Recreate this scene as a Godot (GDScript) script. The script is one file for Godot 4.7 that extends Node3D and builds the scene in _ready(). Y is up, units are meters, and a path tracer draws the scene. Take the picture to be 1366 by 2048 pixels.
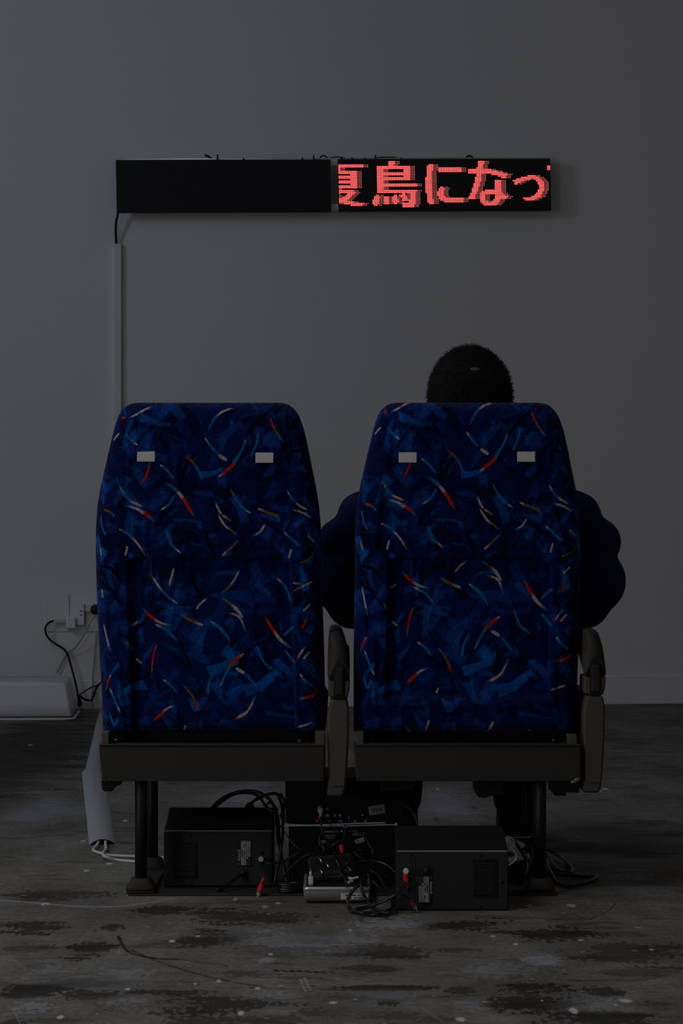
extends Node3D
# A dim gallery: two coach seats seen from behind, a seated visitor, an LED text sign on the far wall,
# powered speakers and players under the seats. Metres, y up. The seats' rear plane is z = 0.

const CAM_Z := 4.84          # the camera stands this far behind the seats' rear plane
const CAM_Y := 0.768
const FOCAL := 4840.0        # focal length in pixels of the 1366 x 2048 frame
const WALL_TURN := 0.1130    # the display wall is not quite square to the seats
var M := {}
var taken := {}


const WIN_Z0 := -1.9         # tall window in the left wall
const WIN_Z1 := -1.0
const WIN_Y0 := 2.3
const WIN_Y1 := 3.45
const SKY_X0 := -2.7         # roof light over the floor behind the seats
const SKY_X1 := -1.1
const SKY_Z0 := 1.3
const SKY_Z1 := 2.7
const CEILING := 3.6
const WELL := 0.7             # depth of the shaft added to keep roof light off the far wall
const WALL_X := -3.7
const DOOR_Z0 := 2.5          # unseen glazed door added in the left wall for low fill light
const DOOR_Z1 := 3.6
const DOOR_Y1 := 2.25
const SIGN_GLOW := 0.01


func _ready() -> void:
	var cam := Camera3D.new()
	cam.name = "camera"
	cam.position = Vector3(0, CAM_Y, CAM_Z)
	cam.fov = rad_to_deg(2.0 * atan(1024.0 / FOCAL))
	cam.near = 0.05
	cam.far = 60.0
	add_child(cam)
	cam.current = true
	var e := Environment.new()
	e.background_mode = Environment.BG_SKY
	var sm := ProceduralSkyMaterial.new()
	sm.sky_top_color = Color(0.42, 0.50, 0.62)
	sm.sky_horizon_color = Color(0.62, 0.66, 0.70)
	sm.ground_bottom_color = Color(0.2, 0.2, 0.2)
	sm.ground_horizon_color = Color(0.45, 0.46, 0.47)
	sm.sky_energy_multiplier = 0.4
	sm.ground_energy_multiplier = 0.4
	e.sky = Sky.new()
	e.sky.sky_material = sm
	e.tonemap_mode = Environment.TONE_MAPPER_LINEAR
	e.tonemap_exposure = 0.49
	e.sdfgi_enabled = true
	e.ssao_enabled = true
	e.ssil_enabled = true
	var we := WorldEnvironment.new()
	we.name = "world_environment"
	we.environment = e
	add_child(we)
	# daylight: bluish through the tall window on the left, greyer from the roof light, added low fill from the door
	for q in [["window_daylight", Vector2(WIN_Z1 - WIN_Z0 - 0.1, WIN_Y1 - WIN_Y0 - 0.1), Color(0.80, 0.875, 1.0), 3.7, Transform3D(Basis(Vector3.UP, -PI / 2), Vector3(WALL_X + 0.16, (WIN_Y0 + WIN_Y1) / 2, (WIN_Z0 + WIN_Z1) / 2))],
			["door_fill_light", Vector2(DOOR_Z1 - DOOR_Z0 - 0.1, DOOR_Y1 - 0.15), Color(1.0, 0.985, 1.0), 5.2, Transform3D(Basis(Vector3.UP, -PI / 2), Vector3(WALL_X + 0.02, DOOR_Y1 / 2 + 0.04, (DOOR_Z0 + DOOR_Z1) / 2))],
			["roof_daylight", Vector2(SKY_X1 - SKY_X0 - 0.1, SKY_Z1 - SKY_Z0 - 0.1), Color(1.0, 0.975, 0.965), 7.5, Transform3D(Basis(Vector3.RIGHT, -PI / 2), Vector3((SKY_X0 + SKY_X1) / 2, CEILING + WELL - 0.04, (SKY_Z0 + SKY_Z1) / 2))]]:
		var day := AreaLight3D.new()
		day.name = q[0]
		day.area_size = q[1]
		day.light_color = q[2]
		day.light_energy = q[3]
		day.area_range = 20.0
		day.area_attenuation = 2.0
		day.shadow_enabled = true
		day.transform = q[4]
		add_child(day)

	build_room()
	materials()
	build_sign()
	build_wall_things()
	seat(414.5, 11.0, 1480.0, 0.0, 0.0, "left of the two blue patterned coach seats, empty, seen from behind", -1.0)
	seat(938.0, -6.0, 1402.0, 12.0, 75.0, "right of the two blue patterned coach seats, with the visitor's head above it", 1.0)
	build_person()
	build_gear()


func materials() -> void:
	mat("velcro", 0.66, 0.66, 0.67, 0.9)
	mat("cushion", 1, 1, 1, 0.95, 0.0, 0.15)
	mat("bright edge", 0.92, 0.93, 0.95, 0.32, 1.0)
	mat("black steel", 0.008, 0.008, 0.008, 0.5, 0.0, 0.4)
	mat("black plastic", 0.010, 0.010, 0.010, 0.5, 0.0, 0.4)
	mat("charcoal plastic", 0.033, 0.032, 0.030, 0.6, 0.0, 0.4)
	mat("glossy charcoal", 0.030, 0.028, 0.026, 0.25, 0.0, 0.5)
	mat("warm grey plastic", 0.090, 0.085, 0.078, 0.62, 0.0, 0.4)
	mat("dirty steel", 0.030, 0.027, 0.024, 0.6, 0.0, 0.4)
	mat("steel", 0.55, 0.55, 0.54, 0.35, 1.0)
	mat("aluminium", 0.93, 0.94, 0.96, 0.3, 0.15, 0.8)
	mat("polished aluminium", 0.75, 0.76, 0.78, 0.3, 0.7)
	mat("silver plastic", 0.19, 0.182, 0.168, 0.5, 0.0, 0.5)
	mat("speaker vinyl", 0.0095, 0.0095, 0.0095, 0.75, 0.0, 0.4)
	mat("speaker panel", 0.026, 0.026, 0.026, 0.65, 0.0, 0.4)
	mat("dull trim", 0.42, 0.42, 0.44, 0.5)
	mat("black box", 0.007, 0.007, 0.007, 0.6, 0.0, 0.35)
	mat("socket grey", 0.20, 0.20, 0.185, 0.6)
	mat("print white", 0.45, 0.45, 0.45, 0.7)
	mat("print grey", 0.45, 0.45, 0.45, 0.7)
	mat("print black", 0.02, 0.02, 0.02, 0.7)
	mat("label white", 0.72, 0.72, 0.75, 0.6)
	mat("lilac white", 0.62, 0.60, 0.74, 0.6)
	mat("tie white", 0.62, 0.60, 0.72, 0.5)
	mat("plug grey", 0.42, 0.42, 0.44, 0.5)
	mat("red plastic", 0.62, 0.012, 0.010, 0.45)
	mat("dark red plastic", 0.16, 0.006, 0.006, 0.5)
	mat("blue glaze", 0.03, 0.14, 0.30, 0.3)
	mat("cable black", 0.010, 0.010, 0.010, 0.32, 0.0, 0.5)
	mat("grey cable", 0.08, 0.08, 0.075, 0.5)
	mat("cable white", 0.66, 0.66, 0.64, 0.55)
	mat("cable pale", 0.42, 0.40, 0.37, 0.6)
	mat("trunking", 0.36, 0.36, 0.38, 0.6)
	mat("duct white", 0.80, 0.79, 0.79, 0.6)
	mat("adapter white", 0.85, 0.85, 0.85, 0.5)
	mat("adapter cream", 0.62, 0.58, 0.52, 0.6)
	mat("tub plastic", 0.78, 0.78, 0.80, 0.45)
	mat("tub groove", 0.08, 0.08, 0.08, 0.6)
	mat("led unlit", 0.030, 0.032, 0.030, 0.35, 0.0, 0.5)
	for q in [["led core", 9.0, 1.7, 1.6], ["led bloom lens", 0.85, 0.004, 0.006], ["led dim core", 3.2, 1.1, 0.95], ["led dim lens", 0.16, 0.002, 0.003]]:  # the lit lens glow paints in the red bloom between dots
		var m := mat(q[0], 0.05, 0.01, 0.01, 0.4)
		m.emission_enabled = true
		var k: float = q[1]
		m.emission = Color(1.0, q[2] / k, q[3] / k).linear_to_srgb()
		m.emission_energy_multiplier = k


# ---------------------------------------------------------------- geometry
class Shape:
	var st := SurfaceTool.new()
	var any := false
	func _init() -> void:
		st.begin(Mesh.PRIMITIVE_TRIANGLES)

	func emit(t: PackedVector3Array, flat: bool) -> void:   # a closed shape; turned so that its faces look outwards
		var c := Vector3.ZERO
		for p in t: c += p
		c /= maxf(1.0, t.size())
		var vol := 0.0
		for i in range(0, t.size(), 3):
			vol += (t[i] - c).dot((t[i + 1] - c).cross(t[i + 2] - c))
		st.set_smooth_group(-1 if flat else 0)
		for i in range(0, t.size(), 3):
			st.add_vertex(t[i])
			if vol > 0.0:
				st.add_vertex(t[i + 2]); st.add_vertex(t[i + 1])
			else:
				st.add_vertex(t[i + 1]); st.add_vertex(t[i + 2])
		any = true

	func fan(t: PackedVector3Array, p: Array, c: Vector3) -> void:
		var m := Vector3.ZERO
		for q in p: m += q
		m /= p.size()
		var n: Vector3 = (p[1] - p[0]).cross(p[2] - p[0])
		var back: bool = n.dot(m - c) < 0.0
		for i in range(1, p.size() - 1):
			t.append(p[0])
			t.append(p[i + 1] if back else p[i]); t.append(p[i] if back else p[i + 1])

	func box(c: Vector3, s: Vector3, ch := 0.001, b := Basis()) -> void:   # chamfered box
		var h := s / 2.0
		ch = minf(ch, minf(h.x, minf(h.y, h.z)) * 0.9)
		var t := PackedVector3Array()
		var at := func(sx: int, sy: int, sz: int, k: int) -> Vector3:
			return Vector3(sx * (h.x - (0.0 if k == 0 else ch)), sy * (h.y - (0.0 if k == 1 else ch)), sz * (h.z - (0.0 if k == 2 else ch)))
		for s1 in [-1, 1]:
			fan(t, [at.call(s1, -1, -1, 0), at.call(s1, 1, -1, 0), at.call(s1, 1, 1, 0), at.call(s1, -1, 1, 0)], Vector3.ZERO)
			fan(t, [at.call(-1, s1, -1, 1), at.call(1, s1, -1, 1), at.call(1, s1, 1, 1), at.call(-1, s1, 1, 1)], Vector3.ZERO)
			fan(t, [at.call(-1, -1, s1, 2), at.call(1, -1, s1, 2), at.call(1, 1, s1, 2), at.call(-1, 1, s1, 2)], Vector3.ZERO)
			for s2 in [-1, 1]:
				fan(t, [at.call(s1, s2, -1, 0), at.call(s1, s2, 1, 0), at.call(s1, s2, 1, 1), at.call(s1, s2, -1, 1)], Vector3.ZERO)
				fan(t, [at.call(s1, -1, s2, 0), at.call(s1, 1, s2, 0), at.call(s1, 1, s2, 2), at.call(s1, -1, s2, 2)], Vector3.ZERO)
				fan(t, [at.call(-1, s1, s2, 1), at.call(1, s1, s2, 1), at.call(1, s1, s2, 2), at.call(-1, s1, s2, 2)], Vector3.ZERO)
				for s3 in [-1, 1]:
					fan(t, [at.call(s1, s2, s3, 0), at.call(s1, s2, s3, 1), at.call(s1, s2, s3, 2)], Vector3.ZERO)
		for i in t.size(): t[i] = b * t[i] + c
		emit(t, true)

	func loft(rings: Array, flat := false, caps := true) -> void:   # rings of equally many points
		var t := PackedVector3Array()
		var n: int = rings[0].size()
		for i in rings.size() - 1:
			for j in n:
				var k := (j + 1) % n
				t.append_array([rings[i][j], rings[i][k], rings[i + 1][k], rings[i][j], rings[i + 1][k], rings[i + 1][j]])
		if caps:
			for e in [0, rings.size() - 1]:
				var c := Vector3.ZERO
				for p in rings[e]: c += p
				c /= n
				for j in n:
					var k := (j + 1) % n
					if e == 0: t.append_array([c, rings[e][k], rings[e][j]])
					else: t.append_array([c, rings[e][j], rings[e][k]])
		emit(t, flat)

	func rod(a: Vector3, b: Vector3, ra: float, rb := -1.0, n := 12, bevel := 0.0) -> void:
		if rb < 0.0: rb = ra
		var d := (b - a).normalized()
		var u := d.cross(Vector3.UP if absf(d.y) < 0.9 else Vector3.RIGHT).normalized()
		var w := d.cross(u)
		var stops := [[a, ra], [b, rb]]
		if bevel > 0.0:
			stops = [[a, ra - bevel], [a + d * bevel, ra], [b - d * bevel, rb], [b, rb - bevel]]
		var rings := []
		for s in stops:
			var r := []
			for i in n:
				var q := TAU * i / n
				r.append(s[0] + (u * cos(q) + w * sin(q)) * s[1])
			rings.append(r)
		loft(rings, n < 7 or bevel > 0.0)

	func lathe(profile: Array, at := Transform3D(), n := 20) -> void:   # [radius, height] pairs round local y
		var rings := []
		for p in profile:
			var r := []
			for i in n:
				var q := TAU * i / n
				r.append(at * Vector3(cos(q) * p[0], p[1], sin(q) * p[0]))
			rings.append(r)
		loft(rings)

	func tube(pts: Array, r: float, n := 7, sub := 7, wide := 1.0) -> void:   # a cable along a smooth curve; wide > 1 flattens it
		var line := PackedVector3Array()
		for i in pts.size() - 1:
			var p0: Vector3 = pts[maxi(i - 1, 0)]
			var p1: Vector3 = pts[i]
			var p2: Vector3 = pts[i + 1]
			var p3: Vector3 = pts[mini(i + 2, pts.size() - 1)]
			for k in sub:
				line.append(p1.cubic_interpolate(p2, p0, p3, float(k) / sub))
		line.append(pts[pts.size() - 1])
		var rings := []
		var side := Vector3.ZERO
		for i in line.size():
			var d := (line[mini(i + 1, line.size() - 1)] - line[maxi(i - 1, 0)]).normalized()
			if i == 0: side = d.cross(Vector3.UP if absf(d.y) < 0.9 else Vector3.RIGHT).normalized()
			side = (side - d * side.dot(d)).normalized()
			var up := d.cross(side)
			var ring := []
			for j in n:
				var q := TAU * j / n
				ring.append(line[i] + side * (cos(q) * r * wide) + up * (sin(q) * r))
			rings.append(ring)
		loft(rings)

	func prism(poly: Array, z0: float, z1: float, bevel := 0.0, at := Transform3D()) -> void:   # outline in x,y pushed along z
		var pts := PackedVector2Array(poly)
		var n := pts.size()
		var area := 0.0
		for i in n: area += pts[i].cross(pts[(i + 1) % n])
		var t := PackedVector3Array()
		var inner := PackedVector2Array()
		for i in n:
			var a := (pts[i] - pts[(i + n - 1) % n]).normalized()
			var b := (pts[(i + 1) % n] - pts[i]).normalized()
			var na := Vector2(-a.y, a.x) * signf(area)
			var nb := Vector2(-b.y, b.x) * signf(area)
			var m := na + nb
			inner.append(pts[i] + m / maxf(0.4, m.length_squared()) * 2.0 * bevel)
		var rings := [[inner, z0], [pts, z0 + bevel], [pts, z1 - bevel], [inner, z1]] if bevel > 0.0 else [[pts, z0], [pts, z1]]
		for i in rings.size() - 1:
			for j in n:
				var k := (j + 1) % n
				var p: Vector2 = rings[i][0][j]
				var q: Vector2 = rings[i][0][k]
				var r: Vector2 = rings[i + 1][0][k]
				var s: Vector2 = rings[i + 1][0][j]
				var za: float = rings[i][1]
				var zb: float = rings[i + 1][1]
				t.append_array([Vector3(p.x, p.y, za), Vector3(q.x, q.y, za), Vector3(r.x, r.y, zb), Vector3(p.x, p.y, za), Vector3(r.x, r.y, zb), Vector3(s.x, s.y, zb)])
		for e in [0, rings.size() - 1]:
			var ring: PackedVector2Array = rings[e][0]
			var idx := Geometry2D.triangulate_polygon(ring)
			for i in range(0, idx.size(), 3):
				var a := ring[idx[i]]
				var b := ring[idx[i + 1]]
				var c := ring[idx[i + 2]]
				var ccw := (b - a).cross(c - a) > 0.0
				var want := (area > 0.0) if e != 0 else (area <= 0.0)
				var zz: float = rings[e][1]
				if ccw == want: t.append_array([Vector3(a.x, a.y, zz), Vector3(b.x, b.y, zz), Vector3(c.x, c.y, zz)])
				else: t.append_array([Vector3(a.x, a.y, zz), Vector3(c.x, c.y, zz), Vector3(b.x, b.y, zz)])
		for i in t.size(): t[i] = at * t[i]
		emit(t, true)

	func mesh() -> ArrayMesh:
		st.generate_normals()
		st.index()
		return st.commit()


func rounded(poly: Array, r: float, seg := 4) -> Array:   # the outline with its corners rounded
	var out := []
	var n := poly.size()
	for i in n:
		var p: Vector2 = poly[i]
		var a: Vector2 = poly[(i + n - 1) % n] - p
		var b: Vector2 = poly[(i + 1) % n] - p
		var k := minf(r, minf(a.length(), b.length()) * 0.48)
		var pa := p + a.normalized() * k
		var pb := p + b.normalized() * k
		for s in seg + 1:
			var t := float(s) / seg
			out.append(pa.lerp(p, t).lerp(p.lerp(pb, t), t))
	return out


func rect(x0: float, y0: float, x1: float, y1: float) -> Array:
	return [Vector2(x0, y0), Vector2(x1, y0), Vector2(x1, y1), Vector2(x0, y1)]


# ---------------------------------------------------------------- places
func at_z(px: float, py: float, z: float) -> Vector3:      # the point at depth z on the line of sight through (px, py)
	var d := CAM_Z - z
	return Vector3((px - 683.0) / FOCAL * d, CAM_Y - (py - 1024.0) / FOCAL * d, z)


func on_floor(px: float, py: float, h := 0.0) -> Vector3:  # the point at height h above the floor
	var d := (CAM_Y - h) * FOCAL / (py - 1024.0)
	return Vector3((px - 683.0) / FOCAL * d, h, CAM_Z - d)


func on_wall(px: float, py: float, off := 0.0) -> Vector3: # the point `off` metres in front of the display wall
	var n := Vector3(sin(WALL_TURN), 0, cos(WALL_TURN))
	var dir := Vector3((px - 683.0) / FOCAL, -(py - 1024.0) / FOCAL, -1.0)
	var o := Vector3(0, CAM_Y, CAM_Z)
	var base := Vector3(0, 0, -4.708) + n * off
	return o + dir * ((base - o).dot(n) / dir.dot(n))


# ---------------------------------------------------------------- objects
func numbered(called: String) -> String:
	var n: int = taken.get(called, 0)
	taken[called] = n + 1
	return called if n == 0 else "%s_%03d" % [called, n]


func tag(o: Node3D, label: String, category: String, group := "", kind := "") -> Node3D:
	o.set_meta("label", label)
	if category: o.set_meta("category", category)
	if group: o.set_meta("group", group)
	if kind: o.set_meta("kind", kind)
	return o


func thing(called: String, label: String, category: String, at := Vector3.ZERO, group := "") -> Node3D:
	var o := Node3D.new()
	o.name = numbered(called)
	add_child(o)
	o.position = at
	tag(o, label, category, group)
	return o


func part(called: String, s: Variant, m: Material, parent: Node3D, label := "") -> MeshInstance3D:
	var o := MeshInstance3D.new()
	o.mesh = s.mesh() if s is Shape else s
	o.material_override = m
	var n := 0
	var nm := called
	while parent.has_node(NodePath(nm)):
		n += 1
		nm = "%s_%03d" % [called, n]
	o.name = nm
	parent.add_child(o, true)
	if label: o.set_meta("label", label)
	# the shapes are drawn in world places; move them into the thing's own axes
	var back := Transform3D()
	var up := parent
	while up != self:
		back = up.transform * back
		up = up.get_parent()
	o.transform = back.affine_inverse()
	return o


func single(called: String, s: Shape, m: Material, label: String, category: String, group := "") -> Node3D:
	var o := MeshInstance3D.new()
	o.name = numbered(called)
	o.mesh = s.mesh()
	o.material_override = m
	add_child(o)
	tag(o, label, category, group)
	return o


func struct(called: String, s: Variant, m: Material) -> MeshInstance3D:
	var o := MeshInstance3D.new()
	o.name = called
	o.mesh = s.mesh() if s is Shape else s
	o.material_override = m
	add_child(o)
	o.set_meta("kind", "structure")
	return o


func mat(called: String, r: float, g: float, b: float, rough := 0.7, metal := 0.0, spec := 0.5) -> StandardMaterial3D:
	var m := StandardMaterial3D.new()       # r, g, b are real reflectances
	m.resource_name = called
	m.albedo_color = Color(r, g, b).linear_to_srgb()
	m.roughness = rough
	m.metallic = metal
	m.metallic_specular = spec
	M[called] = m
	return m


func relief(m: StandardMaterial3D, freq: float, cm: float, scale: float, kind := FastNoiseLite.TYPE_SIMPLEX_SMOOTH, oct := 3) -> void:
	var n := FastNoiseLite.new()
	n.seed = 7
	n.noise_type = kind
	n.frequency = freq
	n.fractal_octaves = oct
	var im := n.get_seamless_image(512, 512)
	m.heightmap_enabled = true
	m.heightmap_texture = ImageTexture.create_from_image(im)
	m.heightmap_scale = cm
	m.uv1_triplanar = true
	m.uv1_world_triplanar = true
	m.uv1_scale = Vector3.ONE * scale


# ---------------------------------------------------------------- textures
class Canvas:
	var w: int
	var h: int
	var d := PackedFloat32Array()     # r, g, b triplets, display values
	func _init(width: int, height: int) -> void:
		w = width; h = height
		d.resize(w * h * 3)

	func blend(x: int, y: int, c: Color, a: float) -> void:
		if x < 0 or y < 0 or x >= w or y >= h: return
		var i := (y * w + x) * 3
		d[i] += (c.r - d[i]) * a
		d[i + 1] += (c.g - d[i + 1]) * a
		d[i + 2] += (c.b - d[i + 2]) * a

	func image(grain: float, rng: RandomNumberGenerator) -> Image:
		var bytes := PackedByteArray()
		bytes.resize(w * h * 3)
		for i in w * h:
			var k := 1.0 + grain * (rng.randf() * 2.0 - 1.0)
			bytes[i * 3] = int(clampf(d[i * 3] * k * 255.0, 0, 255))
			bytes[i * 3 + 1] = int(clampf(d[i * 3 + 1] * k * 255.0, 0, 255))
			bytes[i * 3 + 2] = int(clampf(d[i * 3 + 2] * k * 255.0, 0, 255))
		return Image.create_from_data(w, h, false, Image.FORMAT_RGB8, bytes)


const UPPER := [
	"255,147c 300,125w 340,100w 378,83r", "205,143r 232,143r", "240,225c 270,262c 305,290w", "150,262w 198,225w",
	"672,212c 705,150c 745,113w 785,97w 802,95r", "995,143r 1010,185r 1030,222o 1067,272c", "655,250w 690,300c 718,328c", "730,342W 768,367W",
	"868,262w 850,310c 815,370C 795,400R 765,425R 725,458W", "935,222c 925,280c 897,350c", "365,350o 365,385o 355,430r 325,492r", "418,390w 455,420c 495,470c",
	"558,345r 592,378o 620,420c 642,468c", "450,485c 500,522C 530,555W 555,590R 575,625R 598,665o", "498,548c 470,595c 425,630w",
	"210,508w 250,570c 285,593w 325,610W", "240,607c 290,620w 325,640W 350,655R 393,692c", "118,628R 155,640o 182,665c", "790,520o 820,575c 855,618c 897,648w",
	"710,585c 728,630w 745,655w", "750,658w 793,688o", "725,655w 760,710w 800,742o 827,765c", "935,622W 985,643o 1028,660O 1050,685c", "970,707w 945,745w 910,765c",
	"1088,530w 1120,580c 1160,612w 1195,628W", "1112,627c 1160,640w 1220,670w", "203,730w 250,755c 300,805w 343,870o", "450,742c 480,810c 530,858w",
	"1070,745w 1110,780c 1155,823c", "833,788c 790,830o 745,870w", "1110,835w 1095,885w", "248,820w 235,870w", "90,660c 105,720c 132,765c", "78,800c 98,870w",
	"1255,825o 1210,885o 1145,908o", "1200,765w 1240,800w", "1150,325c 1155,350c"]
const LOWER := [
	"360,118o 400,185w 445,240c 500,282w", "487,95w 460,190w", "833,105w 800,165w 768,200o 732,232c", "1030,148w 1075,195c 1103,275c", "662,252c 625,280w 597,313w",
	"737,253c 775,280o 810,310W 845,360w", "520,342c 565,370O 632,397w", "765,330o 825,355w 855,430c", "318,308c 355,350R 410,385w 465,398c", "380,392W 440,425c 490,480c",
	"258,397w 287,377w", "670,375w 720,412C 755,455c 773,485o", "960,350o 995,410R 1035,470W 1095,520c", "1110,400c 1055,455c", "220,477o 255,525o", "380,500o 360,560r 348,650o",
	"268,572w 297,597w", "840,545W 795,583R 765,612O 735,665c 708,720w", "910,505c 945,590c 985,625c 1000,640r", "798,625W 838,648W", "850,655c 905,725c", "680,640c 650,700c 643,762C",
	"405,683w 445,710c 480,755c", "515,712c 560,770o 587,838R", "467,820c 420,838w 385,870R 355,898R", "895,765c 855,845w 815,875W 780,893r", "1058,530c 1112,595c",
	"1115,172w 1160,178w", "1225,165w 1165,190w 1115,215o", "1205,285w 1165,320w", "1185,360o 1150,415r", "1170,505c 1140,545w 1120,575r", "1190,535w 1155,572w",
	"1135,650w 1165,690c 1210,720c", "1240,735o 1190,770R 1125,780o", "1195,907w 1115,932w", "95,205w 100,250w", "98,390w 118,470w 137,540c", "133,655w 110,690r 92,740c",
	"122,725w 150,790c 180,855w", "115,860c 145,920c 165,880c", "522,925w 510,950w",
	"349,1114o 387,1197W 424,1245c 478,1290w", "473,1090w 441,1187w", "812,1095W 780,1165w 742,1200r 702,1237c", "1000,1140W 1038,1181c 1070,1278C", "637,1254c 602,1278w 575,1321w", "709,1254c 747,1283r 785,1319w", "1156,1262W 1194,1294w", "220,1208c 236,1272c"]


func fabric(seat_up: float, lower_up: float, sd: int) -> ImageTexture:
	# 1.7 texels a millimetre; the cloth repeats, cut a little higher or lower on each seat
	var k := 1.7
	var cv := Canvas.new(1020, 1224)          # x: -0.30 .. 0.30 m from the seat's middle; y: from the top edge down 0.72 m
	var rng := RandomNumberGenerator.new()
	rng.seed = sd
	for i in cv.w * cv.h:
		cv.d[i * 3] = 0.02; cv.d[i * 3 + 1] = 0.095; cv.d[i * 3 + 2] = 0.315
	var tones := [Color(0.02, 0.36, 0.68), Color(0.015, 0.04, 0.19), Color(0.016, 0.18, 0.46), Color(0.02, 0.29, 0.60), Color(0.018, 0.045, 0.20), Color(0.018, 0.21, 0.50), Color(0.012, 0.03, 0.16)]
	for n in 620:                              # broad brush marks, tone on tone
		var c := Vector2(rng.randf() * cv.w, rng.randf() * cv.h)
		var ang: float = [0.8, -0.8, 1.2, -1.1, 0.2, 1.57, -0.5][rng.randi() % 7] + rng.randf_range(-0.25, 0.25)
		var ln := rng.randf_range(18, 62)
		var wd := rng.randf_range(6, 20)
		var tone: Color = tones[n % tones.size()]
		var u := Vector2(cos(ang), sin(ang))
		var v := Vector2(-u.y, u.x)
		var taper := rng.randf_range(-0.6, 0.6)
		var reach := int(ln + wd)
		var bend := rng.randf_range(-0.004, 0.004)
		var strong := 0.8 if n % 3 == 0 else 0.5
		for y in range(int(c.y) - reach, int(c.y) + reach):
			for x in range(int(c.x) - reach, int(c.x) + reach):
				var q := Vector2(x, y) - c
				var s := q.dot(u)
				if absf(s) > ln: continue
				var t := q.dot(v) + bend * s * s
				var half := wd * (1.0 + taper * s / ln)
				if absf(t) > half: continue
				var edge := minf(1.0, (half - absf(t)) / 4.0) * minf(1.0, (ln - absf(s)) / 7.0)
				cv.blend(x, y, tone, edge * strong)
	for n in 26:                               # thin dark sweeps
		var a := Vector2(rng.randf() * cv.w, rng.randf() * cv.h)
		var b := a + Vector2.from_angle(rng.randf_range(0.4, 1.3) * (1 if n % 2 else -1)) * rng.randf_range(70, 190)
		var m := (a + b) / 2.0 + Vector2(rng.randf_range(-30, 30), rng.randf_range(-30, 30))
		stroke(cv, [a, m, b], [Color(0.012, 0.03, 0.15), Color(0.012, 0.03, 0.15), Color(0.012, 0.03, 0.15)], [4.5, 6.5, 3.0], 0.5, rng)
	var inks := {"c": Color(0.06, 0.40, 0.64), "w": Color(0.66, 0.60, 0.62), "r": Color(0.72, 0.13, 0.07), "o": Color(0.38, 0.31, 0.20)}
	for bank in 2:
		for line in (UPPER if bank == 0 else LOWER):
			var pts := []
			var cols := []
			var wids := []
			for word in line.split(" "):
				var ch: String = word.right(1)
				var xy: PackedStringArray = word.left(-1).split(",")
				var px := float(xy[0]) / 2.627 + 160.0 - 414.5
				var py := float(xy[1]) / 2.627 + (780.0 - 803.0 - seat_up if bank == 0 else 1100.0 - 803.0 - lower_up)
				pts.append(Vector2((px + 300.0) * k, py * k))
				cols.append(inks[ch.to_lower()])
				wids.append(6.0 if ch != ch.to_lower() else 3.9)
			if bank == 1 and pts[0].y < 310.0 * k: continue
			if bank == 0 and pts[0].y > 336.0 * k: continue
			stroke(cv, pts, cols, wids, 0.95, rng)
	var t := ImageTexture.create_from_image(cv.image(0.34, rng))
	return t


func stroke(cv: Canvas, pts: Array, cols: Array, wids: Array, alpha: float, rng: RandomNumberGenerator) -> void:
	var total := 0.0
	for i in pts.size() - 1: total += (pts[i + 1] - pts[i]).length()
	var run := 0.0
	for i in pts.size() - 1:
		var p0: Vector2 = pts[maxi(i - 1, 0)]
		var p1: Vector2 = pts[i]
		var p2: Vector2 = pts[i + 1]
		var p3: Vector2 = pts[mini(i + 2, pts.size() - 1)]
		var n := int((p2 - p1).length() / 1.2) + 1
		for s in n:
			var t := float(s) / n
			var p := p1.cubic_interpolate(p2, p0, p3, t)
			var f := (run + (p2 - p1).length() * t) / maxf(total, 1.0)
			var ends := clampf(minf(f, 1.0 - f) * 4.5 + 0.22, 0.0, 1.0)
			var mix := smoothstep(0.35, 0.65, t + rng.randf_range(-0.12, 0.12))
			var c: Color = cols[i].lerp(cols[i + 1], mix)
			var r: float = lerpf(wids[i], wids[i + 1], t) * ends
			var reach := int(r) + 2
			for y in range(int(p.y) - reach, int(p.y) + reach + 1):
				for x in range(int(p.x) - reach, int(p.x) + reach + 1):
					var q := Vector2(x, y).distance_to(p)
					var a := clampf(r - q + 0.5, 0.0, 1.0) * alpha
					if a > 0.0: cv.blend(x, y, c, a * (0.42 + 0.5 * rng.randf()))
		run += (p2 - p1).length()


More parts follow.
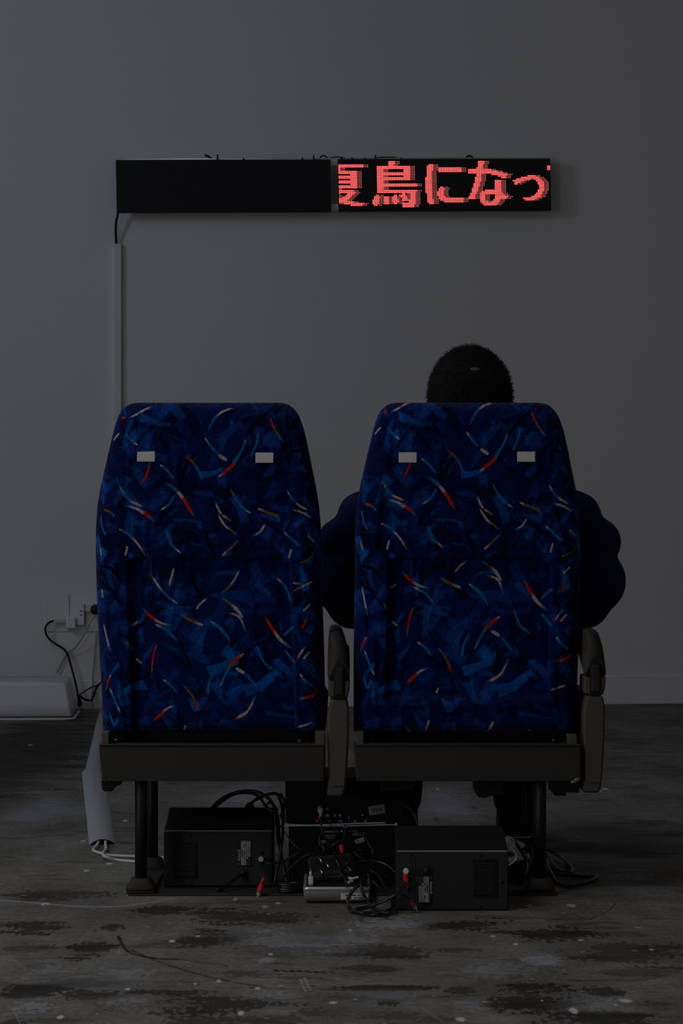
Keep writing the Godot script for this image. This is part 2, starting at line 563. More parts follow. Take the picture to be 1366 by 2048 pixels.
# worn concrete: x -1.6 .. 1.6 m, z -5.0 .. 1.4 m on 2048 texels
const FLOOR_DARK := [  # left, top, right, bottom in the plan as the camera sees it; strength
	[28, 1847, 154, 1868, 1.0], [197, 1844, 251, 1862, 1.0], [277, 1816, 369, 1831, 0.9], [369, 1820, 640, 1847, 0.85], [141, 1882, 215, 1916, 0.95], [10, 1974, 110, 1996, 1.0],
	[118, 1981, 241, 2005, 0.9], [256, 1979, 446, 1988, 0.9], [302, 1992, 590, 2024, 0.95], [369, 1865, 477, 1893, 0.8], [20, 1778, 235, 1797, 0.75], [666, 1971, 880, 1981, 0.9],
	[840, 1841, 1014, 1862, 1.0], [1035, 1856, 1180, 1886, 1.0], [1117, 1885, 1366, 1926, 0.75], [973, 1963, 1140, 2016, 1.0], [1173, 1970, 1236, 1991, 0.9], [1096, 2024, 1312, 2060, 1.0],
	[686, 1890, 860, 1915, 0.7], [886, 1970, 963, 1991, 0.8], [755, 2000, 796, 2010, 0.9], [-120, 1425, 200, 1640, 1.0], [120, 1960, 330, 1975, 0.5], [420, 1940, 560, 1950, 0.6], [560, 2015, 700, 2040, 0.6], [700, 1930, 800, 1945, 0.5], [860, 1895, 960, 1905, 0.6], [1200, 1935, 1366, 1950, 0.5], [0, 1890, 90, 1905, 0.5], [330, 2035, 480, 2060, 0.7], [1230, 2000, 1366, 2015, 0.5], [620, 1905, 720, 1915, 0.6], [1080, 1640, 1366, 1720, 0.5], [560, 1855, 700, 1880, 0.5], [0, 2030, 60, 2060, 0.8], [230, 1600, 420, 1660, 0.3], [600, 1986, 900, 2000, 0.5], [430, 2030, 640, 2046, 0.6], [690, 2022, 860, 2040, 0.5], [20, 2030, 200, 2046, 0.5], [941, 1611, 953, 1617, 1.0], [865, 1637, 877, 1644, 1.0]]  # the large back-left patch paints in shade the lamps leave out
const FLOOR_PALE := [
	[700, 1984, 850, 2000, 0.4], [20, 2000, 120, 2030, 0.6], [480, 1985, 650, 2000, 0.4], [900, 2000, 960, 2020, 0.4], [160, 1994, 300, 2020, 0.5],
	[492, 1860, 702, 1905, 0.55], [717, 1834, 840, 1858, 0.8], [660, 1856, 714, 1895, 0.55], [1056, 1910, 1120, 1930, 0.95], [515, 1915, 549, 1923, 0.9], [20, 1600, 150, 1650, 0.4], [900, 1930, 1080, 1960, 0.35], [640, 1780, 800, 1800, 0.4],
	[180, 1940, 330, 1965, 0.3], [1130, 1995, 1290, 2020, 0.35], [60, 1925, 130, 1960, 0.25], [1200, 1740, 1366, 1800, 0.25], [840, 1575, 950, 1640, 0.5], [430, 1565, 560, 1610, 0.5]]
const FLOOR_LINES := [   # scratches and scuffs: width (mm), then points; a negative width is dark
	[5.0, 0, 1800, 97, 1808, 169, 1813, 256, 1811, 349, 1795], [2.6, 320, 1873, 354, 1866], [1.1, 589, 1882, 640, 1903, 682, 1919], [2.6, 600, 1958, 610, 1982], [2.6, 608, 1956, 620, 1980], [1.0, 0, 1898, 64, 1949],
	[1.6, 26, 2018, 118, 2015], [1.6, 26, 2018, 41, 2050], [1.4, 815, 2005, 828, 1995, 829, 1982], [1.6, 845, 2016, 886, 2044], [1.5, 1178, 1975, 1255, 1970], [1.2, 1290, 1962, 1320, 1962, 1335, 1972],
	[-3.4, 236, 1872, 256, 1903, 307, 1916, 354, 1918], [-2.0, 262, 1900, 350, 1935, 456, 1962, 520, 1972], [-1.4, 354, 1918, 456, 1932], [-1.6, 500, 1975, 690, 1980], [-1.2, 0, 1965, 90, 1958, 180, 1945], [-1.5, 666, 1976, 870, 1973],
	[1.0, 1130, 1880, 1060, 1860, 1010, 1862], [-1.5, 1180, 1838, 1215, 1822, 1230, 1806], [1.0, 700, 1955, 830, 1950, 930, 1945], [1.2, 60, 1480, 160, 1462], [0.9, 145, 1920, 175, 1938], [2.0, 700, 1890, 760, 1880], [1.4, 930, 1855, 990, 1852]]
const FLOOR_SPOTS := [[481, 2026, 6, 5], [665, 2005, 9, 3], [1146, 2021, 9, 7], [920, 2038, 10, 5], [1142, 1811, 8, 3.5], [1250, 2001, 14, 4], [1230, 2009, 3, 2], [1058, 1811, 6, 2], [1083, 2001, 3, 2], [437, 1961, 5, 4], [515, 1976, 6, 3], [255, 1978, 6, 2.5], [390, 1967, 3, 2], [343, 1882, 7, 3],
	[120, 2034, 7, 4], [540, 1908, 5, 2.5], [1302, 1899, 5, 2], [1030, 1888, 5, 2], [985, 1872, 6, 2], [1160, 1880, 6, 1.6], [395, 1872, 5, 2], [700, 1860, 4, 2], [1210, 1578, 7, 2], [1198, 1582, 10, 1.4], [250, 1641, 5, 2], [172, 1741, 6, 2.5], [218, 1727, 8, 2], [165, 1682, 5, 1.5], [60, 1490, 5, 1.4], [875, 1578, 4, 1.5], [530, 1813, 6, 2], [555, 1806, 5, 2], [470, 1798, 4, 3], [90, 1808, 9, 3]]


func floor_texture() -> ImageTexture:
	var n := 2048
	var noise := FastNoiseLite.new()
	noise.seed = 11
	noise.frequency = 0.006
	noise.fractal_octaves = 6
	noise.fractal_gain = 0.6
	var broad := noise.get_seamless_image(n, n)
	noise.seed = 23
	noise.frequency = 0.022
	noise.fractal_octaves = 6
	noise.fractal_gain = 0.62
	var streak := noise.get_seamless_image(420, n)
	streak.resize(n, n, Image.INTERPOLATE_CUBIC)
	noise.seed = 41
	noise.frequency = 0.10
	noise.fractal_octaves = 4
	var fine := noise.get_seamless_image(n, n)
	for im in [broad, streak, fine]: im.convert(Image.FORMAT_L8)
	var B := broad.get_data()
	var S := streak.get_data()
	var F := fine.get_data()
	var dark := PackedFloat32Array()     # marks and the painted back-left shade, as weights on the same plan
	var pale := PackedFloat32Array()
	dark.resize(n * n)
	pale.resize(n * n)
	for bank in 2:
		for r in (FLOOR_DARK if bank == 0 else FLOOR_PALE):
			var a := plan(r[0], r[1], n)
			var b := plan(r[2], r[1], n)
			var c := plan(r[0], r[3], n)
			var e := plan(r[2], r[3], n)
			var mid := (a + b + c + e) / 4.0
			var hx := absf(b.x - a.x + e.x - c.x) / 4.0 + 1.0
			var hy := absf(c.y - a.y) / 2.0 + 1.0
			var weight: float = r[4]
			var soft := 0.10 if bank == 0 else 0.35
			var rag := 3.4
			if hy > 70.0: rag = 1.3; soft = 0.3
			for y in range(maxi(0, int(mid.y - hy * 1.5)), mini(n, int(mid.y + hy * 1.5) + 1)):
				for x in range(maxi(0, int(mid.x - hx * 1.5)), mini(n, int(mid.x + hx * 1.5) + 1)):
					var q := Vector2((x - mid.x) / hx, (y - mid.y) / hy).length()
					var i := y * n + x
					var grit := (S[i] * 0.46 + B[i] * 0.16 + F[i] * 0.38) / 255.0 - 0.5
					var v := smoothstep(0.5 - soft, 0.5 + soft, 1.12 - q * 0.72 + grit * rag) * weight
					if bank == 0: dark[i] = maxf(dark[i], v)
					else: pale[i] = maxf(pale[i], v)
	var bytes := PackedByteArray()
	bytes.resize(n * n * 3)
	for i in n * n:
		var s := S[i] / 255.0
		var v := 0.46 + 0.17 * (B[i] / 255.0 - 0.5) + 0.21 * (s - 0.5) + 0.12 * (F[i] / 255.0 - 0.5)
		if s > 0.60: v -= 1.1 * minf(s - 0.60, 0.12) * (0.4 + 1.2 * F[i] / 255.0)
		elif s < 0.36: v += 0.5 * minf(0.36 - s, 0.12)
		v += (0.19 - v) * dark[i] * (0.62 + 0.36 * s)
		v += (0.64 - v) * pale[i] * 0.8
		var w := int(clampf(v, 0.05, 0.95) * 255.0)
		var cool := minf(1.0, pale[i] * 2.5)
		bytes[i * 3] = w
		bytes[i * 3 + 1] = w - int(2.5 * (1.0 - cool))
		bytes[i * 3 + 2] = w - int(9.0 * (1.0 - cool)) + int(3.0 * cool)
	var im := Image.create_from_data(n, n, false, Image.FORMAT_RGB8, bytes)
	var rng := RandomNumberGenerator.new()
	rng.seed = 5
	for l in FLOOR_LINES:
		var pts := []
		for i in range(1, l.size(), 2): pts.append(plan(l[i], l[i + 1], n))
		scratch(im, pts, absf(l[0]) * 0.64, Color(0.62, 0.62, 0.64) if l[0] > 0 else Color(0.14, 0.14, 0.135), rng, 0.5 if l[0] > 4.0 else 0.75)
	for sp in FLOOR_SPOTS:
		var p := plan(sp[0], sp[1], n)
		var q := plan(sp[0] + sp[2], sp[1], n)
		var w := plan(sp[0], sp[1] + sp[3], n)
		blob(im, p, maxf(1.2, q.x - p.x), maxf(1.2, w.y - p.y), Color(0.82, 0.82, 0.84), rng)
	for i in 1500:
		var p := Vector2(rng.randf() * n, rng.randf() * n)
		var r := rng.randf_range(0.5, 1.7) * (1.7 if rng.randf() < 0.06 else 1.0)
		blob(im, p, r * rng.randf_range(1.0, 2.2), r * 0.8, Color(0.72, 0.72, 0.74) if rng.randf() < 0.62 else Color(0.12, 0.12, 0.12), rng)
	for i in 8:                          # a row of dark scuffs where something was dragged
		var p := plan(548 + i * 16, 1940 + i * 0.6, n)
		scratch(im, [p, p + Vector2(5, 3)], 2.2, Color(0.15, 0.15, 0.14), rng, 0.8)
	for i in 900:                        # short strokes from sweeping
		var p := Vector2(rng.randf() * n, rng.randf() * n)
		var q := p + Vector2.from_angle(rng.randf_range(-0.22, 0.22)) * rng.randf_range(8, 70)
		scratch(im, [p, (p + q) / 2.0 + Vector2(0, rng.randf_range(-3, 3)), q], rng.randf_range(0.4, 1.3), Color(0.58, 0.58, 0.60) if i % 2 else Color(0.2, 0.195, 0.185), rng, 0.42)
	for i in 170:
		var p := Vector2(rng.randf() * n, rng.randf() * n)
		var q := p + Vector2.from_angle(rng.randf_range(-0.5, 0.5)) * rng.randf_range(20, 160)
		scratch(im, [p, (p + q) / 2.0 + Vector2(0, rng.randf_range(-9, 9)), q], rng.randf_range(0.35, 0.9), Color(0.56, 0.56, 0.58) if i % 3 else Color(0.13, 0.13, 0.13), rng, 0.4)
	return ImageTexture.create_from_image(im)


func plan(px: float, py: float, n: int) -> Vector2:   # a place on the floor in texels
	var p := on_floor(px, py)
	return Vector2((p.x + 1.6) / 3.2 * n, (p.z + 5.0) / 6.4 * n)


func scratch(im: Image, pts: Array, r: float, c: Color, rng: RandomNumberGenerator, alpha: float) -> void:
	var n := im.get_width()
	for i in pts.size() - 1:
		var p0: Vector2 = pts[maxi(i - 1, 0)]
		var p1: Vector2 = pts[i]
		var p2: Vector2 = pts[i + 1]
		var p3: Vector2 = pts[mini(i + 2, pts.size() - 1)]
		var steps := int((p2 - p1).length()) + 1
		for s in steps:
			var p := p1.cubic_interpolate(p2, p0, p3, float(s) / steps)
			var rr := r * rng.randf_range(0.5, 1.2)
			var reach := int(rr) + 1
			for y in range(int(p.y) - reach, int(p.y) + reach + 1):
				for x in range(int(p.x) - reach, int(p.x) + reach + 1):
					if x < 0 or y < 0 or x >= n or y >= n: continue
					var a := clampf(rr - Vector2(x, y).distance_to(p) + 0.6, 0.0, 1.0) * alpha * rng.randf_range(0.1, 0.9)
					im.set_pixel(x, y, im.get_pixel(x, y).lerp(c, a))


func blob(im: Image, p: Vector2, rx: float, ry: float, c: Color, rng: RandomNumberGenerator) -> void:
	var n := im.get_width()
	for y in range(int(p.y - ry) - 1, int(p.y + ry) + 2):
		for x in range(int(p.x - rx) - 1, int(p.x + rx) + 2):
			if x < 0 or y < 0 or x >= n or y >= n: continue
			var q := Vector2((x - p.x) / rx, (y - p.y) / ry).length() + rng.randf_range(-0.25, 0.25)
			im.set_pixel(x, y, im.get_pixel(x, y).lerp(c, clampf((1.15 - q) * 2.0, 0.0, 0.9)))


# ---------------------------------------------------------------- the place
func build_room() -> void:
	var fm := mat("worn concrete", 1, 1, 1, 0.75, 0.0, 0.2)
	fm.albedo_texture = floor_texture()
	var st := SurfaceTool.new()
	st.begin(Mesh.PRIMITIVE_TRIANGLES)
	var x0 := -4.6
	var x1 := 4.8
	var z0 := -5.6
	var z1 := 7.8
	var cs := [Vector3(x0, 0, z0), Vector3(x1, 0, z0), Vector3(x1, 0, z1), Vector3(x0, 0, z1)]
	for i in [0, 1, 2, 0, 2, 3]:
		st.set_uv(Vector2((cs[i].x + 1.6) / 3.2, (cs[i].z + 5.0) / 6.4))
		st.set_normal(Vector3.UP)
		st.add_vertex(cs[i])
	var low := [Vector3(x0, -0.2, z0), Vector3(x1, -0.2, z0), Vector3(x1, -0.2, z1), Vector3(x0, -0.2, z1)]
	for f in [[low[0], low[3], low[2], low[1]], [cs[0], cs[3], low[3], low[0]], [cs[3], cs[2], low[2], low[3]], [cs[2], cs[1], low[1], low[2]], [cs[1], cs[0], low[0], low[1]]]:
		var nn: Vector3 = (f[2] - f[0]).cross(f[1] - f[0]).normalized()
		for i in [0, 1, 2, 0, 2, 3]:
			st.set_uv(Vector2(f[i].x, f[i].z) * 0.3); st.set_normal(nn); st.add_vertex(f[i])
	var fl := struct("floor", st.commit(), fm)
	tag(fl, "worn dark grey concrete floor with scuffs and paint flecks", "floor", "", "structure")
	fm.heightmap_enabled = true
	fm.heightmap_texture = fm.albedo_texture
	fm.heightmap_scale = 0.12

	var wm := mat("white wall paint", 0.80, 0.79, 0.775, 0.9, 0.0, 0.25)
	relief(wm, 0.02, 0.1, 0.7)
	var turn := Basis(Vector3.UP, WALL_TURN)
	var back := Shape.new()
	back.box(Vector3(0, 1.75, -4.708) + turn * Vector3(0.1, 0, -0.1), Vector3(9.4, 3.9, 0.2), 0.002, turn)
	tag(struct("wall_back", back, wm), "plain white painted gallery wall behind the sign", "wall", "", "structure")
	var bb := Shape.new()   # skirting with a rounded top edge
	for s in [[-4.2, 4.3]]:
		var prof := rounded([Vector2(0, 0), Vector2(0.009, 0), Vector2(0.009, 0.112), Vector2(0, 0.112)], 0.003)
		var xf := Transform3D(turn * Basis(Vector3(0, 0, 1), Vector3.UP, Vector3(-1, 0, 0)), Vector3(0, 0, -4.708))
		bb.prism(prof, -s[1], -s[0], 0.0, xf)
	tag(struct("baseboard_back", bb, mat("skirting vinyl", 0.83, 0.82, 0.83, 0.55)), "low white skirting along the foot of the wall", "baseboard", "", "structure")
	var rm := mat("side wall paint", 0.62, 0.58, 0.52, 0.95, 0.0, 0.2)
	var wl := Shape.new()   # the left wall with its tall window
	var wz := [WIN_Z0, WIN_Z1]
	var wy := [WIN_Y0, WIN_Y1]
	var hh := CEILING + 0.3
	var wx := WALL_X - 0.12
	wl.box(Vector3(wx, hh / 2 - 0.2, (-5.6 + wz[0]) / 2), Vector3(0.24, hh, wz[0] + 5.6), 0.002)
	wl.box(Vector3(wx, hh / 2 - 0.2, (DOOR_Z0 + wz[1]) / 2), Vector3(0.24, hh, DOOR_Z0 - wz[1]), 0.002)
	wl.box(Vector3(wx, hh / 2 - 0.2, (7.6 + DOOR_Z1) / 2), Vector3(0.24, hh, 7.6 - DOOR_Z1), 0.002)
	wl.box(Vector3(wx, (hh - 0.2 + DOOR_Y1) / 2, (DOOR_Z0 + DOOR_Z1) / 2), Vector3(0.24, hh - 0.2 - DOOR_Y1, DOOR_Z1 - DOOR_Z0), 0.002)
	wl.box(Vector3(wx, (wy[0] - 0.2) / 2, (wz[0] + wz[1]) / 2), Vector3(0.24, wy[0] + 0.2, wz[1] - wz[0]), 0.002)
	wl.box(Vector3(wx, (hh - 0.2 + wy[1]) / 2, (wz[0] + wz[1]) / 2), Vector3(0.24, hh - 0.2 - wy[1], wz[1] - wz[0]), 0.002)
	struct("wall_left", wl, rm)
	var wr := Shape.new()
	wr.box(Vector3(4.3, hh / 2 - 0.2, 1.0), Vector3(0.24, hh, 13.2), 0.002)
	struct("wall_right", wr, rm)
	var wf := Shape.new()
	wf.box(Vector3(0.2, hh / 2 - 0.2, 7.7), Vector3(8.6, hh, 0.24), 0.002)
	struct("wall_front", wf, rm)
	var ce := Shape.new()   # the ceiling leaves the roof light open
	var cy := CEILING + 0.1
	ce.box(Vector3(0.2, cy, (-5.6 + SKY_Z0) / 2), Vector3(8.8, 0.2, SKY_Z0 + 5.6), 0.002)
	ce.box(Vector3(0.2, cy, (7.9 + SKY_Z1) / 2), Vector3(8.8, 0.2, 7.9 - SKY_Z1), 0.002)
	ce.box(Vector3((-4.2 + SKY_X0) / 2, cy, (SKY_Z0 + SKY_Z1) / 2), Vector3(SKY_X0 + 4.2, 0.2, SKY_Z1 - SKY_Z0), 0.002)
	ce.box(Vector3((4.6 + SKY_X1) / 2, cy, (SKY_Z0 + SKY_Z1) / 2), Vector3(4.6 - SKY_X1, 0.2, SKY_Z1 - SKY_Z0), 0.002)
	for q in [[SKY_X0 - 0.05, (SKY_Z0 + SKY_Z1) / 2, 0.1, SKY_Z1 - SKY_Z0 + 0.2], [SKY_X1 + 0.05, (SKY_Z0 + SKY_Z1) / 2, 0.1, SKY_Z1 - SKY_Z0 + 0.2], [(SKY_X0 + SKY_X1) / 2, SKY_Z0 - 0.05, SKY_X1 - SKY_X0 + 0.2, 0.1], [(SKY_X0 + SKY_X1) / 2, SKY_Z1 + 0.05, SKY_X1 - SKY_X0 + 0.2, 0.1]]:
		ce.box(Vector3(q[0], CEILING + 0.05 + (WELL + 0.15) / 2, q[1]), Vector3(q[2], WELL + 0.1, q[3]), 0.002)  # added shaft walls, shading the far wall from the roof light
	struct("ceiling", ce, mat("ceiling paint", 0.75, 0.75, 0.74, 0.95, 0.0, 0.2))
	var win := Node3D.new()
	win.name = "window_1"
	add_child(win)
	tag(win, "tall daylight window in the left wall", "window", "", "structure")
	var fr := Shape.new()
	var zc: float = (wz[0] + wz[1]) / 2
	var yc: float = (wy[0] + wy[1]) / 2
	for z in [wz[0] + 0.03, zc, wz[1] - 0.03]:
		fr.box(Vector3(WALL_X - 0.14, yc, z), Vector3(0.08, wy[1] - wy[0], 0.05), 0.004)
	for y in [wy[0] + 0.03, yc, wy[1] - 0.03]:
		fr.box(Vector3(WALL_X - 0.14, y, zc), Vector3(0.08, 0.05, wz[1] - wz[0]), 0.004)
	part("window_frame", fr, mat("painted frame", 0.5, 0.5, 0.5, 0.5), win)
	var gm := StandardMaterial3D.new()
	gm.transparency = BaseMaterial3D.TRANSPARENCY_ALPHA
	gm.albedo_color = Color(0.95, 0.97, 1.0, 0.06)
	gm.roughness = 0.0
	for i in 2:
		var pn := Shape.new()
		pn.box(Vector3(WALL_X - 0.14, yc, lerpf(wz[0], wz[1], 0.25 + 0.5 * i)), Vector3(0.006, wy[1] - wy[0] - 0.08, (wz[1] - wz[0]) / 2 - 0.06), 0.001)
		part("pane", pn, gm, win)

	var door := Node3D.new()  # door added to bring in low fill from the left
	door.name = "door_1"
	add_child(door)
	tag(door, "unseen glazed door added in the left wall for fill light", "door", "", "structure")
	fr = Shape.new()
	for z in [DOOR_Z0 + 0.04, DOOR_Z1 - 0.04]: fr.box(Vector3(WALL_X - 0.14, DOOR_Y1 / 2, z), Vector3(0.05, DOOR_Y1, 0.08), 0.004)
	for y in [0.06, DOOR_Y1 - 0.05]: fr.box(Vector3(WALL_X - 0.14, y, (DOOR_Z0 + DOOR_Z1) / 2), Vector3(0.05, 0.10, DOOR_Z1 - DOOR_Z0), 0.004)
	part("door_frame", fr, M["painted frame"], door)
	fr = Shape.new()
	fr.rod(Vector3(WALL_X - 0.08, 0.85, DOOR_Z0 + 0.08), Vector3(WALL_X - 0.08, 1.25, DOOR_Z0 + 0.08), 0.012, 0.012, 10)
	part("door_handle", fr, M["painted frame"], door)
	fr = Shape.new()
	fr.box(Vector3(WALL_X - 0.14, DOOR_Y1 / 2, (DOOR_Z0 + DOOR_Z1) / 2), Vector3(0.008, DOOR_Y1 - 0.2, DOOR_Z1 - DOOR_Z0 - 0.14), 0.001)
	part("pane", fr, gm, door)
	var sky := Node3D.new()
	sky.name = "window_2"
	add_child(sky)
	tag(sky, "square roof light in the ceiling behind the seats", "window", "", "structure")
	fr = Shape.new()
	var sx := (SKY_X0 + SKY_X1) / 2
	var sz := (SKY_Z0 + SKY_Z1) / 2
	for x in [SKY_X0 + 0.02, sx, SKY_X1 - 0.02]: fr.box(Vector3(x, CEILING + WELL + 0.03, sz), Vector3(0.05, 0.06, SKY_Z1 - SKY_Z0), 0.004)
	for z in [SKY_Z0 + 0.02, SKY_Z1 - 0.02]: fr.box(Vector3(sx, CEILING + WELL + 0.03, z), Vector3(SKY_X1 - SKY_X0, 0.06, 0.05), 0.004)
	part("window_frame", fr, M["painted frame"], sky)
	for i in 2:
		var pn := Shape.new()
		pn.box(Vector3(lerpf(SKY_X0, SKY_X1, 0.25 + 0.5 * i), CEILING + WELL + 0.03, sz), Vector3((SKY_X1 - SKY_X0) / 2 - 0.05, 0.006, SKY_Z1 - SKY_Z0 - 0.06), 0.001)
		part("pane", pn, gm, sky)


# ---------------------------------------------------------------- seats
const OUTLINE := [  # py, half width to the left, half width to the right (px)
	[803, 142, 142], [803.6, 149, 149], [805, 156, 156], [807, 161, 161], [810, 166, 166], [815, 172, 172], [820, 176.5, 176.5], [830, 182.5, 183], [858, 191, 193], [905, 202, 203.5],
	[935, 209, 209], [970, 217, 216.5], [1010, 224, 223], [1050, 227, 226.5], [1100, 227.5, 227.5], [1160, 227.5, 227.5], [1220, 227.5, 227.5], [1290, 227, 227], [1350, 226, 226], [1400, 225, 225], [1440, 224.5, 224], [1467, 224, 224]]


func outline(py: float) -> Vector2:
	for i in OUTLINE.size() - 1:
		if py <= OUTLINE[i + 1][0]:
			var t: float = (py - OUTLINE[i][0]) / (OUTLINE[i + 1][0] - OUTLINE[i][0])
			return Vector2(lerpf(OUTLINE[i][1], OUTLINE[i + 1][1], t), lerpf(OUTLINE[i][2], OUTLINE[i + 1][2], t))
	return Vector2(224, 224)


func rear_z(py: float) -> float:      # the lean of the backrest's rear face
	var t := (1467.0 - py) / 664.0
	return lerpf(-0.030, 0.030, t) - 0.012 * sin(PI * t)


func backrest_mesh(cx: float, slide: float, dish_end: float) -> ArrayMesh:
	var ys := []
	var y := 803.0
	while y < 1467.0:
		ys.append(y)
		y += 0.8 if y < 812 else 2.5 if y < 850 else 9.0 if y < 1100 else 1.25 if y < 1122 else 2.5 if y < 1150 else 9.0 if y < dish_end - 30 else 3.0 if y < dish_end + 20 else 9.0
	ys.append_array([1459.0, 1463.0, 1466.0, 1467.0])
	ys.sort()
	var noise := FastNoiseLite.new()
	noise.seed = int(cx)
	noise.frequency = 0.013
	var grid := []
	var uvs := []
	var steps := []
	var s := -1.0
	while s < 1.0001:                 # across the rear face, closer together at the edges of the dished panel
		steps.append(s)
		s += 0.012 if absf(absf(s) - 0.855) < 0.11 else 0.05
	steps[steps.size() - 1] = 1.0
	for py: float in ys:
		var w := outline(py)
		var sc := 0.001
		var mid := cx - 683.0 + slide * smoothstep(1080.0, 1467.0, py)
		var top := clampf((py - 803.0) / 44.0, 0.0, 1.0)
		var bot := clampf((1467.0 - py) / 14.0, 0.0, 1.0)
		var half := 0.054 * maxf(0.02, sqrt(1.0 - pow(1.0 - top, 2))) * maxf(0.35, sqrt(1.0 - pow(1.0 - bot, 2)))
		var zc := rear_z(py) - 0.054
		var r := minf(0.046, half * 0.96)
		var row := PackedVector3Array()
		var uv := PackedVector2Array()
		var d0 := CAM_Z - rear_z(py)
		var Y := CAM_Y - (py - 1024.0) / FOCAL * d0
		var v := (py - 803.0) / 720.0
		var k := d0 / CAM_Z
		var xl := (mid - w.x) * sc * k
		var xr := (mid + w.y) * sc * k
		var cxm := mid * sc * k
		# rear corner on the left, rear face, rear corner on the right, front
		for i in 11:
			var q := PI / 2.0 * i / 10.0
			row.append(Vector3(xl + r * (1.0 - sin(q)), Y, zc + half - r * (1.0 - sin(q)) - r * 0.0 if false else zc + half - r + r * sin(q)))
			row[row.size() - 1].x = xl + r - r * cos(q)
			uv.append(Vector2((xl + r - cxm) - r * (PI / 2.0 - q), v))
		for st: float in steps:
			var x := lerpf(xl + r, xr - r, (st + 1.0) / 2.0)
			var rel := (x / k / sc) - mid     # px from the seat's middle
			var z := zc + half - 0.006 * pow(absf(st), 3.0) * 0.0
			var dx := minf(rel + 163.0, 168.0 - rel)
			var dy := minf(py - 1113.0, dish_end - py)
			var inside := minf(dx, dy)
			if dx < 24.0 and py - 1113.0 < 24.0 and dx > 0.0 and py > 1113.0:
				inside = 24.0 - Vector2(24.0 - dx, 24.0 - (py - 1113.0)).length()
			var soft := 5.0
			if dish_end < 1467.0 and dish_end - py < dx and dish_end - py < 40.0: soft = 13.0
			z -= 0.017 * smoothstep(0.0, soft, inside)
			if dish_end < 1467.0: z += 0.006 * exp(-pow((py - dish_end - 6.0) / 9.0, 2.0)) * smoothstep(-6.0, 20.0, dx)
			z += 0.0022 * noise.get_noise_2d(rel, py) * top * bot
			row.append(Vector3(x, Y, z))
			uv.append(Vector2(x - cxm, v))
		for i in 11:
			var q := PI / 2.0 * i / 10.0
			row.append(Vector3(xr - r + r * sin(q), Y, zc + half - r + r * cos(q)))
			uv.append(Vector2((xr - r - cxm) + r * q, v))
		for i in 9:
			var q := PI / 2.0 * i / 8.0
			row.append(Vector3(xr - r + r * cos(q), Y, zc - half + r - r * sin(q)))
			uv.append(Vector2((xr - r - cxm) + r * (PI / 2.0 + 0.3 + q), v))
		for i in 9:
			var q := PI / 2.0 * i / 8.0
			row.append(Vector3(xl + r - r * sin(q), Y, zc - half + r - r * cos(q)))
			uv.append(Vector2((xl + r - cxm) - r * (PI + 0.3 - q), v))
		row.append(row[0])
		uv.append(uv[0])
		grid.append(row)
		uvs.append(uv)
	var st2 := SurfaceTool.new()
	st2.begin(Mesh.PRIMITIVE_TRIANGLES)
	st2.set_smooth_group(0)
	var n: int = grid[0].size()
	for i in grid.size() - 1:
		for j in n - 1:
			for p in [[i, j], [i, j + 1], [i + 1, j + 1], [i, j], [i + 1, j + 1], [i + 1, j]]:
				var uv: Vector2 = uvs[p[0]][p[1]]
				st2.set_uv(Vector2((uv.x + 0.30) / 0.60, uv.y))
				st2.add_vertex(grid[p[0]][p[1]])
	for e in [0, grid.size() - 1]:
		var c := Vector3.ZERO
		for p in grid[e]: c += p
		c /= n
		for j in n - 1:
			for p in ([c, grid[e][j + 1], grid[e][j]] if e == 0 else [c, grid[e][j], grid[e][j + 1]]):
				st2.set_uv(Vector2((p.x - (cx - 683.0) * 0.001 + 0.30) / 0.60, 0.02 if e == 0 else 0.9))
				st2.add_vertex(p)
	st2.generate_normals()
	st2.index()
	return st2.commit()


